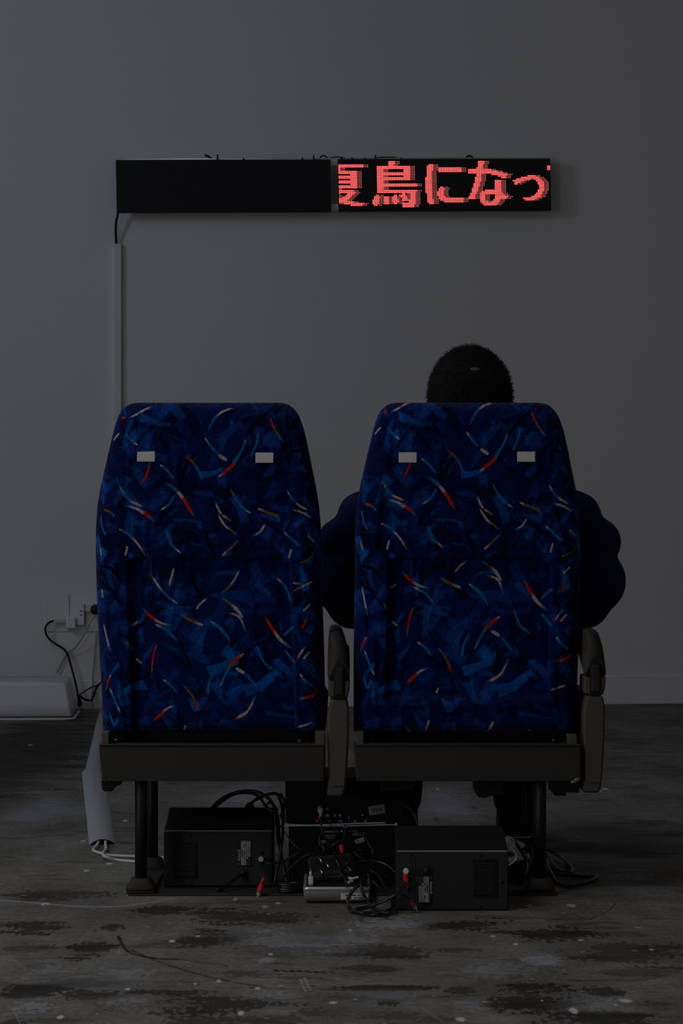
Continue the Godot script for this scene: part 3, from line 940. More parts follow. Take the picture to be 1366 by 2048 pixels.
func seat(cx: float, slide: float, dish_end: float, seat_up: float, lower_up: float, label: String, outer: float) -> Node3D:
	var t := thing("coach_seat", label, "seat", Vector3((cx - 683.0) * 0.001, 0.004, -0.15), "blue patterned coach seats")
	var fm := mat("seat fabric", 1, 1, 1, 0.95, 0.0, 0.15)
	fm.albedo_texture = fabric(seat_up, lower_up, 31)
	if cx < 700:
		M["cushion"].albedo_texture = fm.albedo_texture
		M["cushion"].uv1_triplanar = true
		M["cushion"].uv1_scale = Vector3.ONE * 1.6
	fm.rim_enabled = true
	fm.rim = 0.12
	fm.rim_tint = 0.9
	var cloth := FastNoiseLite.new()
	cloth.frequency = 0.22
	fm.normal_enabled = true
	fm.normal_scale = 0.35
	var im := cloth.get_seamless_image(256, 256)
	im.bump_map_to_normal_map(3.0)
	fm.normal_texture = ImageTexture.create_from_image(im)
	var b := part("backrest", backrest_mesh(cx, slide, dish_end), fm, t)
	for s in [[-122.5, 913.0], [114.5, 915.5]]:
		var g := Shape.new()
		var py: float = s[1] - (2.0 if cx > 700 and s[0] > 0 else 0.0) + (2.0 if cx > 700 and s[0] < 0 else 0.0)
		var p := at_z(cx + s[0], py, rear_z(py) + 0.0006)
		var lean := Basis(Vector3.RIGHT, 0.055)
		g.box(p, Vector3(0.036, 0.0205, 0.0024), 0.0008, lean)
		g.box(p + Vector3(0, -0.001, 0.0006), Vector3(0.027, 0.0125, 0.0016), 0.0006, lean)
		part("velcro_tag", g, M["velcro"], b, "pale grey hook and loop tag")
	# cushion
	var cu := Shape.new()
	var rings := []
	for i in 9:
		var a := PI / 2.0 * i / 8.0
		var inset := 0.03 * (1.0 - sin(a))
		rings.append([0.33 + 0.0 * a, inset])
	var ring_list := []
	for lev in [[0.318, 0.02], [0.325, 0.004], [0.37, 0.0], [0.382, 0.006], [0.394, 0.02], [0.399, 0.045]]:
		var o: float = lev[1]
		var pl := rounded(rect((cx - 683) * 0.001 - 0.215 + o, -0.56 + o, (cx - 683) * 0.001 + 0.240 - o, -0.10 - o), 0.05, 5)
		var ring := []
		for q in pl: ring.append(Vector3(q.x, lev[0], q.y))
		ring_list.append(ring)
	cu.loft(ring_list)
	part("seat_cushion", cu, M["cushion"], t)
	# the dark housing under the backrest, and the long cover across the back of the frame
	var ho := Shape.new()
	ho.box(at_z(cx + 4, 1478, -0.115), Vector3(0.425, 0.05, 0.07), 0.004)
	part("recliner_housing", ho, M["black box"], t)
	for s in ([[-202.0, 1475.0, 0.015], [226.0, 1475.0, 0.020]] if cx < 700 else [[-218.0, 1475.0, 0.016], [205.5, 1481.0, 0.019]]):
		var g := Shape.new()
		g.box(at_z(cx + s[0], s[1], -0.026), Vector3(s[2], 0.026, 0.04), 0.002)
		part("hinge_plate", g, M["warm grey plastic"], t)
	for s in ([[-181.5, 1479.0], [185.5, 1481.0]] if cx < 700 else [[-197.0, 1480.0], [169.5, 1480.0]]):
		var g := Shape.new()
		var p := at_z(cx + s[0], s[1], -0.082)
		g.rod(p, p + Vector3(0, 0, 0.006), 0.0042, 0.003, 10)
		part("screw", g, M["steel"], t)
	var ra := Shape.new()
	var a := at_z(cx - (217.5 if cx < 700 else 231.0), 1490, 0.0)
	var e := at_z(cx + (236.0 if cx < 700 else 225.0), 1563, 0.0)
	ra.prism(rounded([Vector2(a.x, a.y), Vector2(a.x + 0.006, e.y), Vector2(e.x, e.y), Vector2(e.x, a.y)], 0.006, 3), -0.055, -0.002, 0.004)
	ra.box(Vector3((a.x + e.x) / 2, a.y - 0.0005, -0.02), Vector3(e.x - a.x - 0.002, 0.004, 0.04), 0.0014)
	ra.box(Vector3((a.x + e.x) / 2, e.y + 0.002, -0.012), Vector3(e.x - a.x - 0.012, 0.003, 0.026), 0.001)
	part("rear_cover", ra, M["charcoal plastic"], t)
	for s in ([[-203.0, 1555.0], [226.0, 1556.0]] if cx < 700 else [[-220.0, 1556.0]]):
		var g := Shape.new()
		var p := at_z(cx + s[0], s[1], -0.003)
		g.rod(p, p + Vector3(0, 0, 0.0016), 0.003, 0.0022, 8)
		part("screw", g, M["black plastic"], t)
	var pan := Shape.new()
	pan.box(Vector3((cx - 683) * 0.001, 0.283, -0.32), Vector3(0.43, 0.07, 0.42), 0.006)
	part("seat_pan", pan, M["black steel"], t)
	# brackets hanging under the cover
	var hang := [[[202, 1562], [242, 1562], [241, 1570], [230, 1574], [224, 1583], [208, 1583], [204, 1578]]]
	if cx > 700:
		hang = [[[762, 1560], [831, 1560], [830, 1572], [826, 1580], [818, 1584], [762, 1584]], [[948, 1560], [1008, 1560], [1008, 1590], [980, 1592], [972, 1596], [958, 1595], [951, 1587], [949, 1575]],
			[[1102, 1560], [1160, 1560], [1158, 1586], [1134, 1585], [1131, 1592], [1111, 1592], [1103, 1584]]]
	for h in hang:
		var g := Shape.new()
		var pl := []
		for q in h:
			var p := at_z(q[0], q[1], -0.02)
			pl.append(Vector2(p.x, p.y))
		g.prism(pl, -0.098, -0.02, 0.002)
		part("bracket", g, M["black plastic"], t)
	if cx > 700:
		var g := Shape.new()
		var pl := []
		for q in [[1141, 1565.5], [1152, 1557.5], [1159, 1556.5], [1158, 1562], [1148, 1566]]:
			var p := at_z(q[0], q[1], 0.0)
			pl.append(Vector2(p.x, p.y))
		g.prism(pl, -0.006, 0.001, 0.0008)
		part("clip", g, M["steel"], t, "bare metal clip")
	armrest(t, cx)
	# legs with their foot bar
	var lx := (280.0 - 683.0) * 0.001 if outer < 0 else (1082.0 - 683.0) * 0.001
	for z in [-0.022, -0.317]:
		var g := Shape.new()
		g.rod(Vector3(lx + (0.0 if outer < 0 or z > -0.1 else -0.004), 0.012, z), Vector3(lx, 0.262, z), 0.0122, 0.0122, 16)
		part("leg", g, M["black steel"], t)
	var fb := Shape.new()
	fb.box(Vector3(lx - outer * 0.0 + 0.0005, 0.008, -0.172), Vector3(0.056, 0.008, 0.344), 0.002)
	part("foot_bar", fb, M["dirty steel"], t)
	for z in [-0.030, -0.317]:
		var g := Shape.new()
		var rr := []
		for lev in [[0.011, 0.030, 0.028], [0.016, 0.029, 0.027], [0.026, 0.023, 0.022], [0.031, 0.021, 0.020], [0.034, 0.016, 0.016]]:
			var ring := []
			for q in rounded(rect(-lev[1], -lev[2], lev[1], lev[2]), 0.012, 3): ring.append(Vector3(lx + q.x, lev[0], z + 0.004 + q.y))
			rr.append(ring)
		g.loft(rr)
		part("foot", g, M["dirty steel"], t)
	return t


func armrest(t: Node3D, cx: float) -> void:
	# measured on the right-hand seat; the other is the same piece beside the first seat
	var shift := 0.0 if cx > 700 else -512.0
	var drop := 0.0 if cx > 700 else 7.0
	var zr := -0.012
	var place := func(pl: Array) -> Array:
		var out := []
		for q in pl:
			var p := at_z(q[0] + shift, q[1] + drop, zr)
			out.append(Vector2(p.x, p.y))
		return out
	var g := Shape.new()
	g.prism(rounded(place.call([[1173, 1392], [1206, 1392], [1210, 1410], [1210, 1470], [1207, 1520], [1204, 1565], [1199, 1586], [1166, 1586], [1169, 1540], [1167, 1470], [1167, 1425]]), 0.006, 3), -0.33 if cx > 700 else -0.098, zr, 0.004)
	g.prism(rounded(place.call([[1178, 1561.5], [1201, 1561], [1200, 1564.5], [1179, 1565]]), 0.001, 2), zr - 0.004, zr + 0.003, 0.001)
	part("side_panel", g, M["warm grey plastic"], t)
	g = Shape.new()   # the padded arm: rounded bar reaching forward
	var rings := []
	for lv in [[zr - 0.012, 0.86], [zr - 0.005, 0.95], [zr, 1.0], [-0.16, 1.0], [-0.36, 1.0], [-0.385, 0.93], [-0.40, 0.78]]:
		var out := []
		var lower := lerpf(1353.0, 1300.0, clampf((zr - lv[0]) / 0.12, 0.0, 1.0))
		for q in rounded(place.call([[1169, 1258], [1192, 1258], [1200, 1275], [1207, 1303], [1211.5, 1338], [1212, lower], [1167, lower], [1167.5, 1300]]), 0.009, 3):
			var m := at_z(1189 + shift, 1300 + drop, zr)
			out.append(Vector3(m.x + (q.x - m.x) * lv[1], m.y + (q.y - m.y) * lv[1], lv[0]))
		rings.append(out)
	rings.remove_at(1); rings.remove_at(0)
	g.loft(rings)
	part("arm_pad", g, M["charcoal plastic"], t)
	g = Shape.new()
	g.prism(rounded(place.call([[1168, 1353], [1212, 1353], [1211, 1375], [1207, 1389], [1200, 1392], [1170, 1388], [1168, 1380]]), 0.004, 2), -0.10, zr - 0.001, 0.003)
	part("hinge_cover", g, M["warm grey plastic"], t)
	g = Shape.new()
	g.prism(rounded(place.call([[1180, 1326], [1201, 1326], [1202, 1391], [1179, 1391]]), 0.003, 2), -0.05, zr + 0.001, 0.001)
	part("pivot_recess", g, M["black plastic"], t)
	g = Shape.new()
	g.prism(rounded(place.call([[1182.5, 1329], [1199, 1329], [1199.5, 1384], [1182, 1384]]), 0.004, 3), -0.05, zr + 0.006, 0.003)
	part("pivot", g, M["glossy charcoal"], t)


# ---------------------------------------------------------------- the visitor
class Field:
	var lo: Vector3
	var cell: float
	var n: Vector3i
	var d := PackedFloat32Array()
	var k := 0.02
	func _init(a: Vector3, b: Vector3, c: float, blend: float) -> void:
		lo = a; cell = c; k = blend
		n = Vector3i(((b - a) / c).ceil()) + Vector3i.ONE
		d.resize(n.x * n.y * n.z)
		d.fill(1.0)

	func put(i: int, v: float, kk: float) -> void:
		var o := d[i]
		var h := maxf(kk - absf(o - v), 0.0) / kk
		d[i] = minf(o, v) - h * h * kk * 0.25

	func bone(a: Vector3, b: Vector3, ra: float, rb: float, kk := -1.0) -> void:
		if kk < 0.0: kk = k
		var m := maxf(ra, rb) + kk + cell * 2.5
		var p0 := Vector3i(((Vector3(minf(a.x, b.x), minf(a.y, b.y), minf(a.z, b.z)) - Vector3.ONE * m - lo) / cell).floor()).clamp(Vector3i.ZERO, n - Vector3i.ONE)
		var p1 := Vector3i(((Vector3(maxf(a.x, b.x), maxf(a.y, b.y), maxf(a.z, b.z)) + Vector3.ONE * m - lo) / cell).ceil()).clamp(Vector3i.ZERO, n - Vector3i.ONE)
		var ab := b - a
		var l2 := maxf(ab.length_squared(), 1e-9)
		for z in range(p0.z, p1.z + 1):
			for y in range(p0.y, p1.y + 1):
				var i := (z * n.y + y) * n.x + p0.x
				for x in range(p0.x, p1.x + 1):
					var p := lo + Vector3(x, y, z) * cell
					var t := clampf((p - a).dot(ab) / l2, 0.0, 1.0)
					put(i, (p - a - ab * t).length() - lerpf(ra, rb, t), kk)
					i += 1

	func egg(c: Vector3, r: Vector3, kk := -1.0, b := Basis()) -> void:
		if kk < 0.0: kk = k
		var m := maxf(r.x, maxf(r.y, r.z)) + kk + cell * 2.5
		var p0 := Vector3i(((c - Vector3.ONE * m - lo) / cell).floor()).clamp(Vector3i.ZERO, n - Vector3i.ONE)
		var p1 := Vector3i(((c + Vector3.ONE * m - lo) / cell).ceil()).clamp(Vector3i.ZERO, n - Vector3i.ONE)
		var inv := b.inverse()
		for z in range(p0.z, p1.z + 1):
			for y in range(p0.y, p1.y + 1):
				var i := (z * n.y + y) * n.x + p0.x
				for x in range(p0.x, p1.x + 1):
					var q := inv * (lo + Vector3(x, y, z) * cell - c)
					var a := (q / r).length()
					var g := (q / (r * r)).length()
					put(i, a * (a - 1.0) / maxf(g, 1e-6), kk)
					i += 1

	func dig(c: Vector3, r: Vector3, kk: float) -> void:      # a smooth hollow
		var m := maxf(r.x, maxf(r.y, r.z)) + kk + cell * 2.0
		var p0 := Vector3i(((c - Vector3.ONE * m - lo) / cell).floor()).clamp(Vector3i.ZERO, n - Vector3i.ONE)
		var p1 := Vector3i(((c + Vector3.ONE * m - lo) / cell).ceil()).clamp(Vector3i.ZERO, n - Vector3i.ONE)
		for z in range(p0.z, p1.z + 1):
			for y in range(p0.y, p1.y + 1):
				var i := (z * n.y + y) * n.x + p0.x
				for x in range(p0.x, p1.x + 1):
					var q := lo + Vector3(x, y, z) * cell - c
					var a := (q / r).length()
					var g := (q / (r * r)).length()
					var v := -(a * (a - 1.0) / maxf(g, 1e-6))
					var o := d[i]
					var h := maxf(kk - absf(o - v), 0.0) / kk
					d[i] = maxf(o, v) + h * h * kk * 0.25
					i += 1

	func surface(st: SurfaceTool) -> void:                    # surface nets
		var at := {}
		var vs := PackedVector3Array()
		var sx := 1
		var sy := n.x
		var sz := n.x * n.y
		var corner := [0, sx, sy, sx + sy, sz, sx + sz, sy + sz, sx + sy + sz]
		for z in n.z - 1:
			for y in n.y - 1:
				var i := z * sz + y * sy
				for x in n.x - 1:
					var f0 := d[i]
					if f0 < cell * 2.0 and f0 > -cell * 2.0:
						var inside := 0
						for c in corner: if d[i + c] < 0.0: inside += 1
						if inside > 0 and inside < 8:
							var sum := Vector3.ZERO
							var cnt := 0
							for e in EDGES:
								var a := d[i + corner[e[0]]]
								var b := d[i + corner[e[1]]]
								if (a < 0.0) != (b < 0.0):
									var t := a / (a - b)
									var pa := Vector3(e[0] & 1, (e[0] >> 1) & 1, e[0] >> 2)
									var pb := Vector3(e[1] & 1, (e[1] >> 1) & 1, e[1] >> 2)
									sum += pa.lerp(pb, t)
									cnt += 1
							at[i] = vs.size()
							vs.append(lo + (Vector3(x, y, z) + sum / cnt) * cell)
					i += 1
		st.set_smooth_group(0)
		for i in at:
			for ax in [[sx, sy, sz], [sy, sz, sx], [sz, sx, sy]]:
				var s: bool = d[i] < 0.0
				if s == (d[i + ax[0]] < 0.0): continue
				var q := [i, i - ax[1], i - ax[1] - ax[2], i - ax[2]]
				if not (at.has(q[1]) and at.has(q[2]) and at.has(q[3])): continue
				var o := [0, 2, 1, 0, 3, 2] if s else [0, 1, 2, 0, 2, 3]
				for j in o: st.add_vertex(vs[at[q[j]]])
	const EDGES := [[0, 1], [2, 3], [4, 5], [6, 7], [0, 2], [1, 3], [4, 6], [5, 7], [0, 4], [1, 5], [2, 6], [3, 7]]


func from_field(f: Field) -> ArrayMesh:
	var st := SurfaceTool.new()
	st.begin(Mesh.PRIMITIVE_TRIANGLES)
	f.surface(st)
	st.generate_normals()
	st.index()
	return st.commit()


func build_person() -> void:
	var bx := 0.268                     # the visitor's middle
	var t := thing("person", "visitor with short black hair in a puffy navy jacket, seated with their back to us", "person", Vector3(bx, 0.42, -0.3))
	var skin := mat("skin", 0.42, 0.25, 0.17, 0.55)
	skin.subsurf_scatter_enabled = true
	skin.subsurf_scatter_strength = 0.08
	var hc := Vector3(bx + 0.0, 0.995, -0.245)
	# body: torso, arms, legs, neck in one field; head and hands finer, in the same mesh
	var st := SurfaceTool.new()
	st.begin(Mesh.PRIMITIVE_TRIANGLES)
	var f := Field.new(Vector3(bx - 0.36, 0.0, -1.08), Vector3(bx + 0.36, 0.93, -0.08), 0.0125, 0.035)
	f.bone(Vector3(bx, 0.52, -0.28), Vector3(bx, 0.70, -0.24), 0.080, 0.095)
	f.bone(Vector3(bx - 0.13, 0.755, -0.235), Vector3(bx + 0.13, 0.755, -0.235), 0.058, 0.058)
	f.bone(Vector3(bx, 0.77, -0.235), Vector3(bx, 0.92, -0.25), 0.06, 0.052)
	for s in [-1.0, 1.0]:
		f.bone(Vector3(bx + s * 0.205, 0.735, -0.235), Vector3(bx + s * 0.250, 0.597, -0.265), 0.046, 0.031)
		f.bone(Vector3(bx + s * 0.250, 0.597, -0.265), Vector3(bx + s * 0.15, 0.540, -0.50), 0.030, 0.024)
		f.bone(Vector3(bx + s * 0.09, 0.475, -0.32), Vector3(bx + s * 0.125, 0.475, -0.72), 0.075, 0.055)
		f.bone(Vector3(bx + s * 0.125, 0.470, -0.72), Vector3(bx + s * 0.135, 0.10, -0.76), 0.052, 0.036)
		f.bone(Vector3(bx + s * 0.135, 0.045, -0.755), Vector3(bx + s * 0.148, 0.036, -0.92), 0.027, 0.020)
	f.surface(st)
	var h := Field.new(hc + Vector3(-0.12, -0.17, -0.15), hc + Vector3(0.12, 0.15, 0.13), 0.004, 0.02)
	h.egg(hc + Vector3(0, 0.012, 0.012), Vector3(0.079, 0.100, 0.094))
	h.egg(hc + Vector3(0, -0.055, -0.030), Vector3(0.060, 0.070, 0.066))
	h.egg(hc + Vector3(0, -0.098, -0.060), Vector3(0.034, 0.024, 0.030))              # chin
	h.bone(hc + Vector3(0, -0.06, 0.005), hc + Vector3(0, -0.17, 0.0), 0.054, 0.053)    # neck
	h.bone(hc + Vector3(0, -0.008, -0.092), hc + Vector3(0, -0.046, -0.110), 0.008, 0.014, 0.012)   # nose
	for s in [-1.0, 1.0]:
		h.dig(hc + Vector3(s * 0.031, -0.008, -0.098), Vector3(0.019, 0.013, 0.014), 0.014)
		h.egg(hc + Vector3(s * 0.031, -0.009, -0.084), Vector3(0.0135, 0.0115, 0.0125), 0.004)     # eyes
		h.bone(hc + Vector3(s * 0.014, 0.010, -0.092), hc + Vector3(s * 0.048, 0.010, -0.080), 0.006, 0.005, 0.01)
		h.egg(hc + Vector3(s * 0.080, -0.022, 0.010), Vector3(0.008, 0.031, 0.019), 0.006, Basis(Vector3.UP, s * 0.35))   # ears
		h.egg(hc + Vector3(s * 0.012, -0.050, -0.103), Vector3(0.007, 0.006, 0.009), 0.008)
	h.bone(hc + Vector3(-0.022, -0.070, -0.092), hc + Vector3(0.022, -0.070, -0.092), 0.0055, 0.0055, 0.007)
	h.bone(hc + Vector3(-0.018, -0.079, -0.090), hc + Vector3(0.018, -0.079, -0.090), 0.0065, 0.0065, 0.004)
	h.surface(st)
	for s in [-1.0, 1.0]:               # hands resting in the lap, fingers slightly curled over the thighs
		var w := Vector3(bx + s * 0.15, 0.545, -0.50)
		var hf := Field.new(w + Vector3(-0.09, -0.06, -0.20), w + Vector3(0.09, 0.05, 0.05), 0.0034, 0.012)
		hf.bone(w + Vector3(0, -0.006, 0.03), w + Vector3(-s * 0.01, 0.004, -0.02), 0.027, 0.024)
		for q in 4:
			var off := (q - 1.5) * 0.0195
			var base := w + Vector3(-s * 0.02 + off, 0.010, -0.075 + absf(off) * 0.25)
			hf.bone(w + Vector3(-s * 0.01 + off * 0.6, 0.006, -0.015), base, 0.0145, 0.0105)
			var ln: float = [0.036, 0.042, 0.039, 0.030][q if s < 0 else 3 - q]
			var p1 := base + Vector3(-s * 0.004, -0.004, -ln)
			var p2 := p1 + Vector3(-s * 0.003, -0.014, -ln * 0.62)
			var p3 := p2 + Vector3(0, -0.016, -ln * 0.36)
			hf.bone(base, p1, 0.0095, 0.0088, 0.005)
			hf.bone(p1, p2, 0.0088, 0.0080, 0.005)
			hf.bone(p2, p3, 0.0080, 0.0068, 0.005)
		var tb := w + Vector3(-s * 0.024, 0.002, -0.02)
		hf.bone(tb, tb + Vector3(-s * 0.026, 0.0, -0.028), 0.0135, 0.0105, 0.008)
		hf.bone(tb + Vector3(-s * 0.026, 0.0, -0.028), tb + Vector3(-s * 0.030, -0.004, -0.058), 0.0105, 0.008, 0.005)
		hf.surface(st)
	st.generate_normals()
	st.index()
	part("body", st.commit(), skin, t)
	# hair: a close cap over the skull with thousands of short strands
	var hair := mat("black hair", 0.0095, 0.009, 0.008, 0.7, 0.0, 0.2)
	var cap := Field.new(hc + Vector3(-0.13, -0.14, -0.13), hc + Vector3(0.13, 0.16, 0.14), 0.005, 0.02)
	cap.egg(hc + Vector3(0, 0.014, 0.020), Vector3(0.0885, 0.107, 0.097))
	cap.egg(hc + Vector3(0, -0.05, 0.030), Vector3(0.074, 0.07, 0.066))
	for i in cap.d.size():              # keep it off the face and neck
		var p := cap.lo + Vector3(i % cap.n.x, (i / cap.n.x) % cap.n.y, i / (cap.n.x * cap.n.y)) * cap.cell - hc
		var cut := maxf(-(p.z + 0.062 - maxf(0.0, 0.062 - p.y) * 0.9), -(p.y + 0.085))
		cap.d[i] = maxf(cap.d[i], cut)
	var hs := SurfaceTool.new()
	hs.begin(Mesh.PRIMITIVE_TRIANGLES)
	cap.surface(hs)
	var rng := RandomNumberGenerator.new()
	rng.seed = 77
	var whorl := Vector3(0.08, 0.50, 0.86).normalized()
	hs.set_smooth_group(-1)
	for i in 9000:
		var v := Vector3(rng.randfn(), rng.randfn(), rng.randfn()).normalized()
		if v.z < -0.55 or v.y < -0.75: continue
		if v.z < 0.0 and v.y < 0.0: continue
		var e := Vector3(0.0885, 0.107, 0.097)
		var root := hc + Vector3(0, 0.014, 0.020) + v * e * 0.985
		var nrm := (v / e).normalized()
		var flow := (v - whorl)
		flow = (flow - nrm * flow.dot(nrm)).normalized()
		flow = flow.rotated(nrm, 0.5)
		var near := v.distance_to(whorl)
		if near < 0.22 and rng.randf() < 0.75: continue
		var dir := (nrm * rng.randf_range(0.25, 0.75) + flow * 0.7 + Vector3(rng.randfn(), rng.randfn(), rng.randfn()) * 0.16).normalized()
		var ln := rng.randf_range(0.007, 0.014)
		var side := dir.cross(nrm).normalized() * rng.randf_range(0.0004, 0.0008)
		var tip := root + dir * ln
		var mid := root + dir * ln * 0.55
		for tri in [[root - side, mid - side * 0.7, root + side], [root + side, mid - side * 0.7, mid + side * 0.7], [mid - side * 0.7, tip, mid + side * 0.7]]:
			for q in tri: hs.add_vertex(q)
	hs.generate_normals()
	hs.index()
	part("hair", hs.commit(), hair, t, "short cropped black hair with a crown whorl")
	var sc := Shape.new()               # a little scalp shows through at the crown
	var so := hc + Vector3(0, 0.014, 0.020) + whorl * Vector3(0.0885, 0.107, 0.097) * 0.992
	var sx := whorl.cross(Vector3.UP).normalized()
	sc.lathe([[0.0, -0.002], [0.011, -0.001], [0.009, 0.0012], [0.0, 0.0022]], Transform3D(Basis(sx * -1.0, whorl, sx.cross(whorl) * 0.45), so), 14)
	part("scalp", sc, mat("scalp", 0.11, 0.085, 0.065, 0.7), t)
	# jacket: puffed tubes that meet in stitched grooves
	var jm := mat("navy jacket", 0.014, 0.018, 0.076, 0.8, 0.0, 0.12)
	relief(jm, 0.018, 0.5, 2.2)
	var j := Field.new(Vector3(bx - 0.39, 0.42, -0.62), Vector3(bx + 0.39, 0.91, -0.03), 0.0095, 0.010)
	for lev in [[0.475, 0.150], [0.51, 0.152], [0.56, 0.158], [0.63, 0.162], [0.70, 0.162], [0.762, 0.150]]:   # torso baffles
		var y: float = lev[0]
		j.egg(Vector3(bx, y, -0.27 + (y - 0.5) * 0.12), Vector3(lev[1] + 0.045, 0.055, 0.142), 0.012)
	j.egg(Vector3(bx, 0.815, -0.24), Vector3(0.150, 0.045, 0.095), 0.02)
	j.egg(Vector3(bx, 0.862, -0.245), Vector3(0.085, 0.030, 0.080), 0.012)                         # collar
	for s in [-1.0, 1.0]:
		var m := func(px: float, py: float, z: float) -> Vector3:
			var p := at_z(px, py, z)
			return Vector3(bx + s * (p.x - bx), p.y, z)
		# puffs of the sleeve from the shoulder to the elbow
		j.bone(m.call(1060, 1010, -0.24), m.call(1152, 1033, -0.24), 0.062, 0.053, 0.012)
		j.bone(m.call(1150, 1062, -0.24), m.call(1187, 1082, -0.245), 0.056, 0.052, 0.006)
		j.bone(m.call(1175, 1072, -0.24), m.call(1196, 1084, -0.245), 0.050, 0.049, 0.004)
		j.bone(m.call(1168, 1125, -0.25), m.call(1188, 1160, -0.255), 0.064, 0.067, 0.004)
		j.bone(m.call(1180, 1172, -0.26), m.call(1168, 1205, -0.275), 0.068, 0.056, 0.010)
		j.bone(m.call(1160, 1195, -0.285), m.call(1130, 1216, -0.36), 0.056, 0.052, 0.006)
		j.bone(m.call(1125, 1218, -0.38), m.call(1088, 1230, -0.44), 0.050, 0.044, 0.006)
		j.bone(m.call(1078, 1230, -0.46), m.call(1062, 1232, -0.485), 0.042, 0.036, 0.006)
	part("jacket", from_field(j), jm, t, "puffy quilted navy jacket")
	var tr := Field.new(Vector3(bx - 0.32, 0.05, -0.88), Vector3(bx + 0.32, 0.60, -0.16), 0.012, 0.03)
	tr.egg(Vector3(bx, 0.475, -0.30), Vector3(0.175, 0.075, 0.12))
	for s in [-1.0, 1.0]:
		tr.bone(Vector3(bx + s * 0.09, 0.475, -0.32), Vector3(bx + s * 0.125, 0.478, -0.72), 0.088, 0.067)
		tr.bone(Vector3(bx + s * 0.125, 0.472, -0.72), Vector3(bx + s * 0.135, 0.11, -0.76), 0.066, 0.053)
	part("trousers", from_field(tr), mat("black trousers", 0.012, 0.012, 0.014, 0.9), t)
	for s in [-1.0, 1.0]:
		var sh := Field.new(Vector3(bx + s * 0.14 - 0.08, -0.02, -1.06), Vector3(bx + s * 0.14 + 0.08, 0.16, -0.66), 0.007, 0.02)
		sh.bone(Vector3(bx + s * 0.135, 0.095, -0.755), Vector3(bx + s * 0.137, 0.055, -0.78), 0.045, 0.045)
		sh.bone(Vector3(bx + s * 0.135, 0.040, -0.745), Vector3(bx + s * 0.152, 0.034, -0.95), 0.040, 0.036)
		for i in sh.d.size():
			var y := sh.lo.y + ((i / sh.n.x) % sh.n.y) * sh.cell
			sh.d[i] = maxf(sh.d[i], 0.001 - y)
		part("shoe", from_field(sh), M["black plastic"], t)


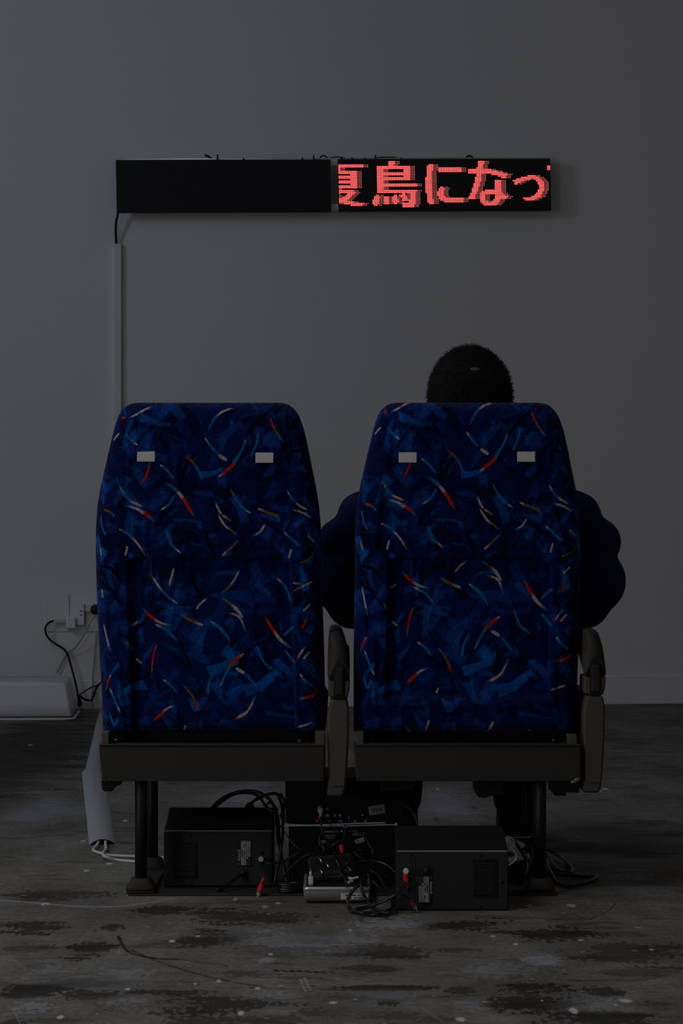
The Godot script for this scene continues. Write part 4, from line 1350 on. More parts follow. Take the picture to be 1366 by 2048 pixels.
# ---------------------------------------------------------------- the LED sign
const ROWS := {   # row: lit dots from-to on 128 x 32; a + marks the dim trailing dots
	1: "30-33 +34-36 84-87 +88-90", 2: "30-33 +34-36 84-87 +88-90", 3: "0-14 +15-17 30-32 +33-35 54-56 +57-59 84-86 +87-89", 4: "0-14 +15-17 23-42 +43-45 53-56 +57-59 84-86 +87-89 126-127",
	5: "0-0 +1-3 23-42 +43-45 53-56 +57-59 60-73 +74-76 83-86 +87-89 126-127", 6: "0-0 +1-3 23-26 +27-29 39-42 +43-45 53-56 +57-59 60-73 +74-76 78-91 +92-94 126-127",
	7: "0-10 +11-13 23-26 +27-29 39-42 +43-45 53-55 +56-58 60-73 +74-76 78-95 +96-98", 8: "0-10 +11-13 23-42 +43-45 53-55 +56-58 78-98 +99-101", 9: "7-10 +11-13 23-42 +43-45 53-55 +56-58 83-85 +86-88 92-101 +102-104",
	10: "0-10 +11-13 23-26 +27-29 39-42 +43-45 53-55 +56-58 83-85 +86-88 96-100 +101-103 114-118 +119-121", 11: "0-10 +11-13 23-42 +43-45 52-55 +56-58 82-85 +86-88 98-100 +101-103 110-120 +121-123",
	12: "7-10 +11-13 23-42 +43-45 52-55 +56-58 82-85 +86-88 107-115 +116-117 118-121 +122-124", 13: "0-10 +11-13 23-26 +27-29 52-55 +56-58 82-85 +86-88 94-97 +98-100 105-111 +112-114 119-122 +123-125",
	14: "0-10 +11-13 23-26 +27-29 52-55 +56-58 82-84 +85-87 94-97 +98-100 106-109 +110-112 120-123 +124-126", 15: "7-10 +11-13 23-46 +47-49 52-55 +56-58 81-84 +85-87 94-97 +98-100 106-107 +109-110 120-123 +124-126",
	16: "0-10 +11-13 23-46 +47-49 52-55 +56-58 81-84 +85-87 94-97 +98-100 121-123 +124-126", 17: "0-10 +11-13 23-26 +27-29 52-55 +56-58 61-62 +64-65 81-83 +84-86 94-97 +98-100 121-123 +124-126",
	18: "+0-1 23-26 +27-29 52-55 +56-58 60-63 +64-66 80-83 +84-86 94-97 +98-100 121-123 +124-126", 19: "0-8 +9-11 23-46 +47-49 52-55 +56-58 60-62 +63-65 80-83 +84-86 88-97 +98-100 120-123 +124-126",
	20: "0-9 +10-12 23-45 +46-48 52-55 +56-58 59-62 +63-65 80-82 +83-85 86-97 +98-100 120-122 +123-125", 21: "+0-0 5-8 +9-11 38-39 +41-42 43-45 +46-48 53-55 +56-58 59-62 +63-65 79-82 +83-84 85-98 +99-101 119-122 +123-125",
	22: "+0-1 4-7 +8-10 22-23 +25-26 33-34 36-39 +40-42 43-45 +46-48 53-55 +56-58 59-62 +63-65 79-81 +82-84 85-87 +88-90 94-99 +100-102 118-121 +122-124",
	23: "+0-1 2-6 +7-9 21-24 +25-26 27-29 +30-31 32-34 +35-36 37-40 +41-42 43-45 +46-48 53-55 +56-58 60-63 +64-66 78-81 +82-84 85-87 +88-90 94-101 +102-104 116-121 +122-124",
	24: "0-5 +6-8 21-23 +24-26 27-29 +30-31 32-34 +35-36 38-40 +41-42 43-45 +46-48 53-55 +56-59 60-74 +75-77 78-81 +82-84 85-87 +88-90 94-100 +101-103 111-119 +120-122",
	25: "0-4 +5-7 20-23 +24-26 27-29 +30-31 32-35 +36-37 38-45 +46-48 53-56 +57-59 61-74 +75-77 85-87 +88-90 93-96 +97-99 112-117 +118-120",
	26: "0-8 +9-11 20-23 +24-26 27-29 +30-31 32-35 +36-38 42-45 +46-48 53-56 +57-59 63-74 +75-77 85-89 +90-91 92-96 +97-99",
	27: "+0-2 3-14 +15-17 20-23 +24-26 27-29 +30-32 33-34 +36-37 38-45 +46-48 54-56 +57-59 86-95 +96-98", 28: "7-13 +14-16 21-22 +24-25 38-44 +45-47 87-94 +95-97", 29: "38-44 +45-47"}


func led_dot(rim: Array) -> ArrayMesh:      # a domed lens with its bright centre
	var mesh := ArrayMesh.new()
	for lay in 2:
		var st := SurfaceTool.new()
		st.begin(Mesh.PRIMITIVE_TRIANGLES)
		st.set_smooth_group(0)
		for i in 8:
			var q := TAU * (i + 0.5) / 8.0
			var q2 := TAU * (i + 1.5) / 8.0
			var A := Vector3(cos(q), sin(q), 0)
			var B := Vector3(cos(q2), sin(q2), 0)
			var up := Vector3(0, 0, rim[1][1])
			var tri := [A * rim[0][0], B * rim[1][0] + up, B * rim[0][0], A * rim[0][0], A * rim[1][0] + up, B * rim[1][0] + up] if lay == 0 else [A * rim[1][0] + up, Vector3(0, 0, rim[1][1] + 0.0006), B * rim[1][0] + up]
			for p in tri: st.add_vertex(p)
		st.generate_normals()
		st.index()
		st.commit(mesh)
		mesh.surface_set_material(lay, M[rim[lay][2]])
	return mesh


func build_sign() -> void:
	var mid := on_wall(667, 372, 0.0)
	var turn := Basis(Vector3.UP, WALL_TURN)
	var t := thing("led_sign", "long black LED text sign on the wall, left panel dark, right panel showing red characters", "sign", mid)
	var face_off := 0.072
	var thick := 0.018
	var nrm := turn * Vector3(0, 0, 1)
	var led_black := mat("led face", 0.028, 0.028, 0.030, 0.75, 0.0, 0.3)
	var pitch := 0.00645
	var R := turn * Basis(Vector3.BACK, 0.0185)      # the sign hangs a little askew
	# two aluminium rails carry both panels
	for r in [[320.6, 317.0, 0.025], [410.5, 406.0, 0.025]]:
		var g := Shape.new()
		var a := on_wall(242, r[0], face_off - thick - 0.010)
		var b := on_wall(1098, r[1], face_off - thick - 0.010)
		var c := (a + b) / 2 - R * Vector3(0, r[2] / 2, 0)
		var ln := (b - a).length()
		g.box(c, Vector3(ln, r[2], 0.016), 0.003, R)
		for k in [-0.28, 0.16]:
			g.box(c + R * Vector3(0, k * r[2], 0.008), Vector3(ln - 0.002, 0.006, 0.003), 0.001, R)
		part("mounting_rail", g, M["aluminium"], t, "aluminium rail behind both panels")
		if r[0] < 400.0:
			g = Shape.new()
			for k in [-0.5, 0.5]:
				var q := c + R * Vector3(k * ln, r[2] / 2.0 + 0.0022, 0.004)
				if k < 0: a = q
				else: b = q
			g.rod(a, b, 0.0026, 0.0026, 10)  # rounded rod added so the rail top shows a bright line
			part("rail_glint_rod", g, M["bright edge"], t, "polished rod added to catch a bright line along the rail top")
	for x in [300.0, 640.0, 1050.0]:      # stand-offs that hold the rails to the wall
		var g := Shape.new()
		var p := on_wall(x, 372, (face_off - thick - 0.018) / 2.0)
		g.box(p, Vector3(0.03, 0.16, face_off - thick - 0.018), 0.001, turn)
		part("wall_bracket", g, M["black steel"], t)
	for side in 2:
		var x0 := 231.5 if side == 0 else 675.2
		var x1 := 660.5 if side == 0 else 1100.2
		var a := on_wall(x0, 321.0 if side == 0 else 318.8, face_off - thick / 2)
		var b := on_wall(x1, 318.8 if side == 0 else 318.0, face_off - thick / 2)
		var a2 := on_wall(x0 + 2.0, 427.0 if side == 0 else 423.4, face_off - thick / 2)
		var b2 := on_wall(x1 + 1.0, 423.4 if side == 0 else 421.6, face_off - thick / 2)
		var c := (a + b + a2 + b2) / 4.0
		var hgt := ((a + b) - (a2 + b2)).length() / 2.0
		var wid := ((b + b2) - (a + a2)).length() / 2.0
		var g := Shape.new()
		g.box(c, Vector3(wid, hgt, thick), 0.002, R)
		var pnl := part("display_panel", g, led_black, t, "dark LED panel" if side == 0 else "LED panel lit with red characters")
		# the dots
		var px := wid / 128.3
		var py := (hgt - 0.004) / 32.0
		var dots := [led_dot([[0.0021, 0.0, "led unlit"], [0.0016, 0.0016, "led unlit"]]), led_dot([[0.0029, 0.0, "led dim lens"], [0.0012, 0.0016, "led dim core"]]), led_dot([[0.0044, 0.0, "led bloom lens"], [0.00165, 0.0016, "led core"]])]  # lit lens widened so its glow fills in the bloom
		var lit := {}
		if side == 1:
			for r in ROWS:
				for w in ROWS[r].split(" "):
					var dim: bool = w.begins_with("+")
					var ab: PackedStringArray = w.trim_prefix("+").split("-")
					for x in range(int(ab[0]), int(ab[1]) + 1): lit[r * 128 + x] = 1 if dim else 2
		var banks := [[], [], []]
		for r in 32:
			for x in 128:
				var p := c + R * Vector3((x - 63.5) * px, (15.5 - r) * py, thick / 2.0 - 0.0001)
				banks[lit.get(r * 128 + x, 0)].append(Transform3D(R, p))
		for bank in 3:
			if banks[bank].is_empty(): continue
			var mm := MultiMesh.new()
			mm.transform_format = MultiMesh.TRANSFORM_3D
			mm.mesh = dots[bank]
			mm.instance_count = banks[bank].size()
			for i in banks[bank].size(): mm.set_instance_transform(i, t.transform.affine_inverse() * banks[bank][i])
			var mi := MultiMeshInstance3D.new()
			mi.name = ["unlit_dots", "dim_dots", "lit_dots"][bank]
			mi.multimesh = mm
			mi.set_meta("kind", "stuff")
			pnl.add_child(mi, true)
			mi.transform = pnl.transform.affine_inverse()
	var glow := AreaLight3D.new()
	glow.name = "led_sign_glow"
	glow.area_size = Vector2(0.82, 0.19)
	glow.light_color = Color(1.0, 0.06, 0.04)
	glow.light_energy = SIGN_GLOW
	glow.area_range = 14.0
	glow.area_attenuation = 2.0
	glow.shadow_enabled = true
	glow.transform = Transform3D(turn * Basis(Vector3.UP, PI), on_wall(888, 371, face_off + 0.012))
	add_child(glow)
	# cable ties, stray wires and packing tape along the top edge
	for x in [435.0, 487.0, 604.5, 627.5, 683.0, 704.0, 730.0, 751.0, 803.0]:
		var tie := Shape.new()
		var p := on_wall(x, 318.0, face_off - 0.018)
		tie.rod(p + Vector3(0, -0.006, 0.006), p + Vector3(0, 0.004 + (0.012 if x in [435.0, 627.5, 751.0] else 0.0), 0), 0.0034, 0.0030, 7)
		part("cable_tie", tie, M["black plastic"], t)
	for w in [[0.0042, 409, 311, 414, 311.5, 420, 315, 427, 320], [0.0028, 640, 317, 643, 312.5, 648, 311, 653, 314, 656, 318], [0.0022, 656, 317.5, 668, 314.5, 680, 314, 694, 317.5], [0.0022, 744, 317, 760, 315, 785, 314.5, 800, 317.5],
			[0.0036, 932, 319, 934, 314, 939, 311.5, 944, 314, 945, 318], [0.0013, 490, 318, 560, 316.6, 630, 317.5]]:
		var wire := Shape.new()
		var pts := []
		for k in range(1, w.size(), 2): pts.append(on_wall(w[k], w[k + 1], 0.026))
		wire.tube(pts, w[0])
		part("wire", wire, M["black plastic"], t)
	for s in [[414, 312, 472, 318.5, 416, 318.5], [821, 313.5, 866, 317.5, 822, 317.5], [936, 315.3, 1088, 314.6, 1088, 317.6]]:
		var g := Shape.new()
		var a := on_wall(s[0], s[1], 0.02)
		var b := on_wall(s[2], s[3], 0.02)
		var c := on_wall(s[4], s[5], 0.02)
		var pts := [a, b, c] if s[0] != 936 else [a, b, c, on_wall(936, 317.6, 0.02)]
		var rings := [[], []]
		for p in pts:
			rings[0].append(p + nrm * 0.002)
			rings[1].append(p - nrm * 0.002)
		g.loft(rings, true)
		part("metal_strip", g, M["aluminium"], t)


# ---------------------------------------------------------------- speakers and electronics under the seats
func lettering(text: String, size: float, at: Transform3D, m: Material, parent: Node3D, bold := false) -> void:
	var tm := TextMesh.new()
	var font := SystemFont.new()
	font.font_names = PackedStringArray(["Droid Sans"])
	if bold: font.font_weight = 700
	tm.font = font
	tm.text = text
	tm.font_size = 32
	tm.pixel_size = size / 24.0
	tm.depth = 0.0004
	var o := MeshInstance3D.new()
	o.name = "lettering"
	o.mesh = tm
	o.material_override = m
	parent.add_child(o, true)
	var back := Transform3D()
	var up := parent
	while up != self:
		back = up.transform * back
		up = up.get_parent()
	o.transform = back.affine_inverse() * at


func plate_label(c: Vector3, w: float, h: float, rows: Array, parent: Node3D, called := "label") -> MeshInstance3D:
	# a small printed sticker: a thin plate whose front carries a computed print; rows = [x0, y0, x1, y1, grey] in 0..1
	var cv := Image.create(96, 96, false, Image.FORMAT_RGB8)
	cv.fill(Color(0.03, 0.03, 0.03))
	var rng := RandomNumberGenerator.new()
	rng.seed = 3
	for r in rows:
		var g: float = r[4]
		cv.fill_rect(Rect2i(int(r[0] * 96), int(r[1] * 96), maxi(1, int((r[2] - r[0]) * 96)), maxi(1, int((r[3] - r[1]) * 96))), Color(g, g, g * 1.02))
	var m := StandardMaterial3D.new()
	m.albedo_texture = ImageTexture.create_from_image(cv)
	m.roughness = 0.45
	var st := SurfaceTool.new()
	st.begin(Mesh.PRIMITIVE_TRIANGLES)
	st.set_smooth_group(-1)
	var z := 0.0009
	var cs := [Vector3(-w / 2, h / 2, z), Vector3(w / 2, h / 2, z), Vector3(w / 2, -h / 2, z), Vector3(-w / 2, -h / 2, z)]
	var uv := [Vector2(0, 0), Vector2(1, 0), Vector2(1, 1), Vector2(0, 1)]
	for i in [0, 1, 2, 0, 2, 3]:
		st.set_uv(uv[i]); st.add_vertex(cs[i] + c)
	for i in 4:                        # the sticker's edges and back
		var a: Vector3 = cs[i] + c
		var b: Vector3 = cs[(i + 1) % 4] + c
		var dn := Vector3(0, 0, -z * 2)
		for p in [a, b + dn, b, a, a + dn, b + dn]:
			st.set_uv(uv[i]); st.add_vertex(p)
	for i in [0, 2, 1, 0, 3, 2]:
		st.set_uv(uv[0]); st.add_vertex(cs[i] + c - Vector3(0, 0, z * 2))
	st.generate_normals()
	return part(called, st.commit(), m, parent)


func speaker(x0: float, x1: float, y0: float, zr: float, flip: bool, label: String) -> void:
	var t := thing("powered_speaker", label, "speaker", Vector3((x0 + x1) / 2, y0, zr - 0.085), "black powered speakers under the seats")
	var h := 0.1145
	var ch := 0.003
	var cb := Shape.new()
	var prof := rounded([Vector2(zr - 0.004, y0), Vector2(zr - 0.004, y0 + h), Vector2(zr - 0.172, y0 + 0.143), Vector2(zr - 0.172, y0)], 0.004, 2)
	var xf := Transform3D(Basis(Vector3(0, 0, 1), Vector3.UP, Vector3(-1, 0, 0)), Vector3.ZERO)
	cb.prism(prof, -x1, -x0, 0.003, xf)
	part("cabinet", cb, M["speaker vinyl"], t)
	var rp := Shape.new()
	rp.prism(rounded(rect(x0 + 0.001, y0 + 0.003, x1 - 0.001, y0 + h - 0.0005), 0.004, 2), zr - 0.006, zr, 0.0014)
	var panel := part("rear_panel", rp, M["speaker panel"], t)
	var rim := Shape.new()
	rim.box(Vector3((x0 + x1) / 2, y0 + h + 0.0004, zr - 0.0025), Vector3(x1 - x0 - 0.002, 0.0016, 0.004), 0.0005)  # pale strip paints the light caught along the panel's top edge
	part("lit_edge_strip", rim, M["dull trim"], t)
	var side := -1.0 if flip else 1.0
	var xm := (x0 + x1) / 2
	var X := func(f: float) -> float: return xm + side * (f - 0.5) * (x1 - x0)
	var Y := func(f: float) -> float: return y0 + h * (f if not flip else 1.0 - f)
	# the vent: a sunk frame with horizontal slats
	var fr := Shape.new()
	var vx: float = X.call(0.205)
	var vy: float = Y.call(0.48 if not flip else 0.45)
	fr.box(Vector3(vx, vy, zr + 0.0004), Vector3(0.048, 0.074, 0.0012), 0.0004)
	var vent := part("vent", fr, M["black plastic"], t)
	for i in 15:
		var g := Shape.new()
		g.box(Vector3(vx + side * 0.002, vy - 0.029 + i * 0.0041, zr + 0.0016), Vector3(0.036, 0.0020, 0.0022), 0.0006)
		part("slat", g, M["speaker panel"], vent)
	var edge := Shape.new()
	edge.box(Vector3(vx + side * 0.0215, vy, zr + 0.0018), Vector3(0.0012, 0.062, 0.002), 0.0004)
	part("vent_edge", edge, M["speaker panel"], t)
	for s in [[0.25, 0.93], [0.06, 0.52], [0.25, 0.08], [0.86, 0.92], [0.87, 0.07]]:
		var g := Shape.new()
		var p := Vector3(X.call(s[0]), Y.call(s[1]), zr - 0.0005)
		g.rod(p, p + Vector3(0, 0, 0.0012), 0.0038, 0.0032, 12)
		part("screw", g, M["black plastic"], t)
	var jp := Shape.new()                    # the jack panel beside the label
	var jx: float = X.call(0.905)
	jp.box(Vector3(jx, y0 + h * 0.5, zr + 0.0003), Vector3(0.030, h * 0.84, 0.0010), 0.0003)
	part("jack_panel", jp, M["speaker panel"], t)
	var jk := Shape.new()
	for s in [0.46, 0.62]:
		var p := Vector3(X.call(0.895), Y.call(s), zr)
		jk.rod(p, p + Vector3(0, 0, 0.004), 0.0044, 0.0040, 12)
	part("jack", jk, M["black plastic"], t)
	var inlet := Shape.new()
	var ip := Vector3(X.call(0.73), Y.call(0.25 if not flip else 0.32), zr - 0.001)
	inlet.rod(ip, ip + Vector3(0, 0, 0.007), 0.0088, 0.0060, 14)
	part("cord_grip", inlet, M["black plastic"], t)
	var lc := Vector3(X.call(0.745), y0 + h * (0.61 if not flip else 0.36), zr + 0.0004)
	var rows := [[0.22, 0.03, 0.60, 0.97, 0.62], [0.61, 0.03, 0.78, 0.74, 0.58], [0.79, 0.03, 0.96, 0.64, 0.58], [0.62, 0.80, 0.75, 0.97, 0.34], [0.80, 0.70, 0.92, 0.97, 0.30], [0.12, 0.03, 0.16, 0.34, 0.34],
		[0.02, 0.86, 0.18, 0.97, 0.30], [0.47, 0.15, 0.55, 0.28, 0.16], [0.45, 0.42, 0.52, 0.58, 0.10], [0.46, 0.64, 0.52, 0.76, 0.12], [0.47, 0.84, 0.52, 0.95, 0.12], [0.29, 0.36, 0.37, 0.66, 0.12], [0.66, 0.45, 0.71, 0.50, 0.2], [0.67, 0.60, 0.73, 0.66, 0.1], [0.85, 0.28, 0.89, 0.55, 0.2]]
	if flip:
		var other := []
		for r in rows: other.append([1.0 - r[2], 1.0 - r[3], 1.0 - r[0], 1.0 - r[1], r[4]])
		rows = other
	var lb := plate_label(lc, 0.027, 0.053, rows, t)
	var tp := lc + Vector3(-side * 0.0115, -side * 0.004, 0.0010)
	lettering("Roland", 0.0052, Transform3D(Basis(Vector3.BACK, side * PI / 2), tp), M["print white"], lb, true)


func plug(called: String, a: Vector3, b: Vector3, m: Material, parent: Node3D, pins := true) -> void:
	var d := (b - a)
	var u := d.normalized()
	var g := Shape.new()
	g.rod(a, a + u * d.length() * 0.45, 0.0022, 0.0044, 10)
	g.rod(a + u * d.length() * 0.45, b, 0.0052, 0.0056, 10, 0.0006)
	var o := part(called, g, m, parent)
	if pins:
		var p := Shape.new()
		var w := u.cross(Vector3.BACK).normalized()
		p.rod(b + w * 0.003, b + u * 0.007 + w * 0.003, 0.0011, 0.0011, 6)
		p.rod(b - w * 0.003, b + u * 0.008 - w * 0.002, 0.0011, 0.0011, 6)
		p.rod(b, b + u * 0.016, 0.0013, 0.0010, 6)
		part("pin", p, M["steel"], o)


func cable(label: String, pts: Array, r: float, m: Material, called := "cable", group := "") -> Node3D:
	var t := thing(called, label, "cable", pts[0], group)
	var g := Shape.new()
	g.tube(pts, r)
	part("sheath", g, m, t)
	return t


func build_gear() -> void:
	var bk: Material = M["cable black"]
	# the steel plate under the seat frame
	var g := Shape.new()
	g.box(Vector3(-0.0005, 0.002, -0.165), Vector3(0.852, 0.004, 0.334), 0.001)
	single("floor_plate", g, M["dirty steel"], "thin dark steel plate on the floor under both seats", "plate")
	speaker(-0.3622, -0.1404, 0.004, -0.084, false, "black powered speaker under the left seat, label right of its vent")
	speaker(0.1059, 0.3215, 0.0, 0.182, true, "black powered speaker under the right seat, nearest us, vent on its right")

	# a stack of two black units in the middle
	var z := -0.105
	var t := thing("disc_player", "black electronic unit at the bottom of the stack between the speakers", "player", Vector3(0.002, 0.004, z - 0.08))
	g = Shape.new()
	g.prism(rounded(rect(-0.108, 0.004, 0.118, 0.131), 0.004, 2), z - 0.16, z, 0.002)
	part("case", g, M["black box"], t)
	var p := at_z(716, 1668, z)
	lettering("GIBOX", 0.0060, Transform3D(Basis(), at_z(717, 1668.5, z + 0.0002)), M["print grey"], t, true)
	for s in [[648, 1661.5, 677, 1665], [650, 1670, 672, 1673], [650, 1675, 670, 1677], [636, 1680, 651, 1686]]:
		g = Shape.new()
		var a := at_z(s[0], s[1], z)
		var b := at_z(s[2], s[3], z)
		g.box((a + b) / 2, Vector3(b.x - a.x, a.y - b.y, 0.001), 0.0003)
		part("socket_plate", g, M["socket grey"], t)
	g = Shape.new()
	var tri := []
	for q in [[680, 1664], [683, 1658], [686, 1664]]:
		var c := at_z(q[0], q[1], z)
		tri.append(Vector2(c.x, c.y))
	g.prism(tri, z - 0.0005, z + 0.0006)
	part("warning_triangle", g, M["print grey"], t)
	g = Shape.new()
	g.box(at_z(719.5, 1681, z + 0.004), Vector3(0.019, 0.009, 0.001), 0.0003, Basis(Vector3.BACK, 0.35))
	part("paper_tag", g, M["label white"], t)
	lettering("M1.02", 0.0042, Transform3D(Basis(Vector3.BACK, 0.35), at_z(719.5, 1681, z + 0.0047)), M["print black"], t)
	g = Shape.new()
	g.box(at_z(719, 1699, z), Vector3(0.010, 0.0014, 0.001), 0.0003)
	part("slot_mark", g, M["print grey"], t)

	t = thing("audio_receiver", "tall black unit on top of the stack, with round jacks and a barcode sticker", "receiver", Vector3(0.005, 0.131, z - 0.1))
	g = Shape.new()
	g.prism(rounded(rect(-0.115, 0.1315, 0.128, 0.2255), 0.004, 2), z - 0.20, z - 0.002, 0.002)
	part("case", g, M["black box"], t)
	for s in [[655, 1618.5, 1], [655.5, 1630.5, 0], [669.5, 1630.5, 1], [680, 1630.5, 1]]:
		g = Shape.new()
		var a := at_z(s[0], s[1], z - 0.001)
		g.lathe([[0.0034, -0.001], [0.0034, 0.003], [0.0026, 0.0036], [0.0018, 0.003], [0.0016, 0.0005]], Transform3D(Basis(Vector3.RIGHT, PI / 2), a), 14)
		part("jack", g, M["steel" if s[2] else "dull trim"], t)
	for s in [634.5, 660, 681.5, 710.5, 731.5]:
		g = Shape.new()
		g.box(at_z(s, 1642, z), Vector3(0.0095 if s == 681.5 else 0.006, 0.0042, 0.004), 0.0008)
		part("terminal", g, M["socket grey"], t)
	for s in [[698, 1635.5, 0.9], [725, 1630.5, -0.6]]:
		g = Shape.new()
		g.box(at_z(s[0], s[1], z), Vector3(0.0014, 0.0048, 0.001), 0.0003, Basis(Vector3.BACK, 0.25 if s[2] > 0 else -0.9))
		part("paint_fleck", g, M["label white"], t)
	var rows := [[0, 0, 1, 1, 0.55]]
	for i in 12: rows.append([0.22 + i * 0.055, 0.30, 0.22 + i * 0.055 + (0.035 if i % 3 else 0.022), 0.72, 0.08])
	var st := plate_label(Vector3.ZERO, 0.033, 0.0185, rows, t, "barcode_sticker")
	st.transform = st.transform * Transform3D(Basis(Vector3.BACK, 0.16), at_z(753.5, 1619.5, z - 0.0005))
	# white cable ties strapped round the stack
	for s in [[633, 1648.0, 772, 1645.5, 0.0026], [567, 1651.5, 796, 1649.0, 0.0024]]:
		t = thing("cable_tie", "upper short white plastic cable tie across the black stack" if s[0] == 633 else "long white plastic cable tie across the black stack, heads at its middle and right end", "cable tie", at_z(s[0], s[1], z), "white cable ties")
		g = Shape.new()
		var mid := at_z((s[0] + s[2]) / 2, (s[1] + s[3]) / 2 + (1.6 if s[0] == 567 else 0.5), z + 0.006)
		g.tube([at_z(s[0] - (0 if s[0] == 567 else 64), s[1] + 0.8, z + 0.005), at_z(622, 1651.0 if s[0] == 567 else 1650.3, z + 0.006), mid, at_z(s[2], s[3], z + 0.005)], s[4] * 0.62, 6, 8, 1.0)
		part("strap", g, M["tie white"], t)
		if s[0] == 567:
			for q in [[690.5, 1653.5], [792.5, 1648.5]]:
				var hd := Shape.new()
				hd.box(at_z(q[0], q[1], z + 0.008), Vector3(0.0062, 0.0062, 0.005), 0.0012)
				part("head", hd, M["tie white"], t)

	# the flat silver unit in front, with a hub and adapters piled on it
	var zf := 0.099
	t = thing("silver_player", "flat silver unit with a white sticker on the floor before the black stack", "player", Vector3(-0.008, 0.0, zf - 0.1))
	var x0 := -0.0765
	var x1 := 0.0585
	g = Shape.new()
	var body := rounded(rect(x0 + 0.002, -zf + 0.001, x1 - 0.002, -zf + 0.188), 0.010, 4)
	var rr := []
	for lev in [[0.004, 0.007], [0.007, 0.002], [0.013, 0.0], [0.026, 0.0]]:
		var ring := []
		for q in body:
			var c := Vector2((x0 + x1) / 2, -zf + 0.09)
			var d: Vector2 = q - c
			ring.append(Vector3(c.x + d.x * (1.0 - lev[1] / 0.068), lev[0], -(c.y + d.y * (1.0 - lev[1] / 0.09))))
		rr.append(ring)
	g.loft(rr)
	part("case", g, M["silver plastic"], t)
	g = Shape.new()
	rr = []
	for lev in [[0.0255, 0.001], [0.0275, 0.0], [0.0315, 0.0005], [0.033, 0.003]]:
		var ring := []
		for q in body:
			var c := Vector2((x0 + x1) / 2, -zf + 0.09)
			var d: Vector2 = q - c
			ring.append(Vector3(c.x + d.x * (1.012 - lev[1] / 0.068), lev[0], -(c.y + d.y * (1.012 - lev[1] / 0.09))))
		rr.append(ring)
	g.loft(rr)
	part("rim", g, M["polished aluminium"], t, "bright metal rim")
	g = Shape.new()
	g.prism(rounded(rect(x0 + 0.007, -zf + 0.006, x1 - 0.007, -zf + 0.182), 0.008, 3), -0.0340, -0.0322, 0.0004, Transform3D(Basis(Vector3.RIGHT, -PI / 2) * Basis.from_scale(Vector3(1, 1, -1)), Vector3.ZERO) if false else Transform3D(Basis(Vector3(1, 0, 0), Vector3(0, 0, -1), Vector3(0, -1, 0)), Vector3.ZERO))
	part("lid", g, M["black plastic"], t)
	for q in [[-0.062, -0.01], [0.045, -0.01]]:
		g = Shape.new()
		g.rod(Vector3(q[0], 0.0, zf + q[1] - 0.01), Vector3(q[0], 0.005, zf + q[1] - 0.01), 0.005, 0.005, 10)
		part("rubber_foot", g, M["black plastic"], t)
	rows = [[0, 0, 1, 1, 0.86], [0.17, 0.24, 0.36, 0.44, 0.10], [0.40, 0.24, 0.56, 0.44, 0.14], [0.60, 0.30, 0.72, 0.44, 0.25], [0.20, 0.66, 0.30, 0.86, 0.18], [0.34, 0.70, 0.42, 0.86, 0.2], [0.48, 0.66, 0.58, 0.86, 0.22], [0.60, 0.70, 0.80, 0.86, 0.26]]
	plate_label(at_z(709, 1792.5, zf - 0.0005), 0.0545, 0.0122, rows, t, "sticker")

	t = thing("power_hub", "black tilted box with cables plugged in, lying on the flat silver unit", "hub", Vector3(-0.018, 0.034, 0.02))
	var tilt := Basis(Vector3.UP, 0.10) * Basis(Vector3.RIGHT, 0.52) * Basis(Vector3.BACK, 0.10)
	g = Shape.new()
	g.box(Vector3(-0.020, 0.060, 0.012), Vector3(0.092, 0.022, 0.060), 0.006, tilt)
	part("case", g, M["glossy charcoal"], t)
	g = Shape.new()
	g.box(Vector3(-0.020, 0.060, 0.012) + tilt * Vector3(0.0, 0.0115, 0.004), Vector3(0.080, 0.002, 0.036), 0.001, tilt)
	part("lid", g, M["black plastic"], t)
	g = Shape.new()
	g.box(Vector3(-0.024, 0.041, 0.018), Vector3(0.086, 0.014, 0.05), 0.004)
	part("base", g, M["black plastic"], t)
	for s in [[655, 1731, 0.5], [643, 1743, 0.55], [641, 1720, 0.5], [695, 1731, 0.2], [699, 1738, 0.1]]:
		g = Shape.new()
		var c := at_z(s[0], s[1], 0.046)
		g.rod(c + Vector3(-0.003, 0.004, -0.010), c + Vector3(0.003, -0.004, 0.002), 0.0024, 0.0022, 8)
		part("connector", g, M["steel"], t)
	g = Shape.new()
	g.box(at_z(622.5, 1741, 0.04), Vector3(0.003, 0.009, 0.01), 0.0008, Basis(Vector3.BACK, 0.3))
	part("indicator", g, M["blue glaze"], t, "small blue light cover")

	t = thing("white_adapter", "small white upright adapter on the left end of the silver unit", "adapter", Vector3(-0.0605, 0.034, 0.072))
	g = Shape.new()
	g.prism(rounded(rect(-0.0655, 0.034, -0.0555, 0.050), 0.002, 2), 0.066, 0.078, 0.001)
	part("body", g, M["label white"], t)
	g = Shape.new()
	g.rod(Vector3(-0.0605, 0.050, 0.072), Vector3(-0.0612, 0.060, 0.072), 0.0030, 0.0024, 8)
	part("strain_relief", g, M["label white"], t)
	t = thing("white_plug", "small white plug lying on the right of the silver unit", "plug", Vector3(0.016, 0.036, 0.06))
	g = Shape.new()
	g.box(Vector3(0.016, 0.0405, 0.062), Vector3(0.015, 0.012, 0.014), 0.003, Basis(Vector3.UP, 0.4) * Basis(Vector3.BACK, 0.3))
	part("body", g, M["label white"], t)
	g = Shape.new()
	g.rod(Vector3(0.021, 0.0435, 0.064), Vector3(0.034, 0.0485, 0.070), 0.0030, 0.0020, 8)
	part("strain_relief", g, M["label white"], t)

	# phono plugs
	t = cable("thin black phono cable whose red plug hangs in front of the left speaker", [at_z(592, 1706, -0.04), at_z(566, 1722, -0.03), at_z(545, 1726, -0.02), at_z(533, 1733, -0.012), at_z(528.5, 1746, 0.0), at_z(527, 1757, 0.004)], 0.0016, bk, "phono_cable")
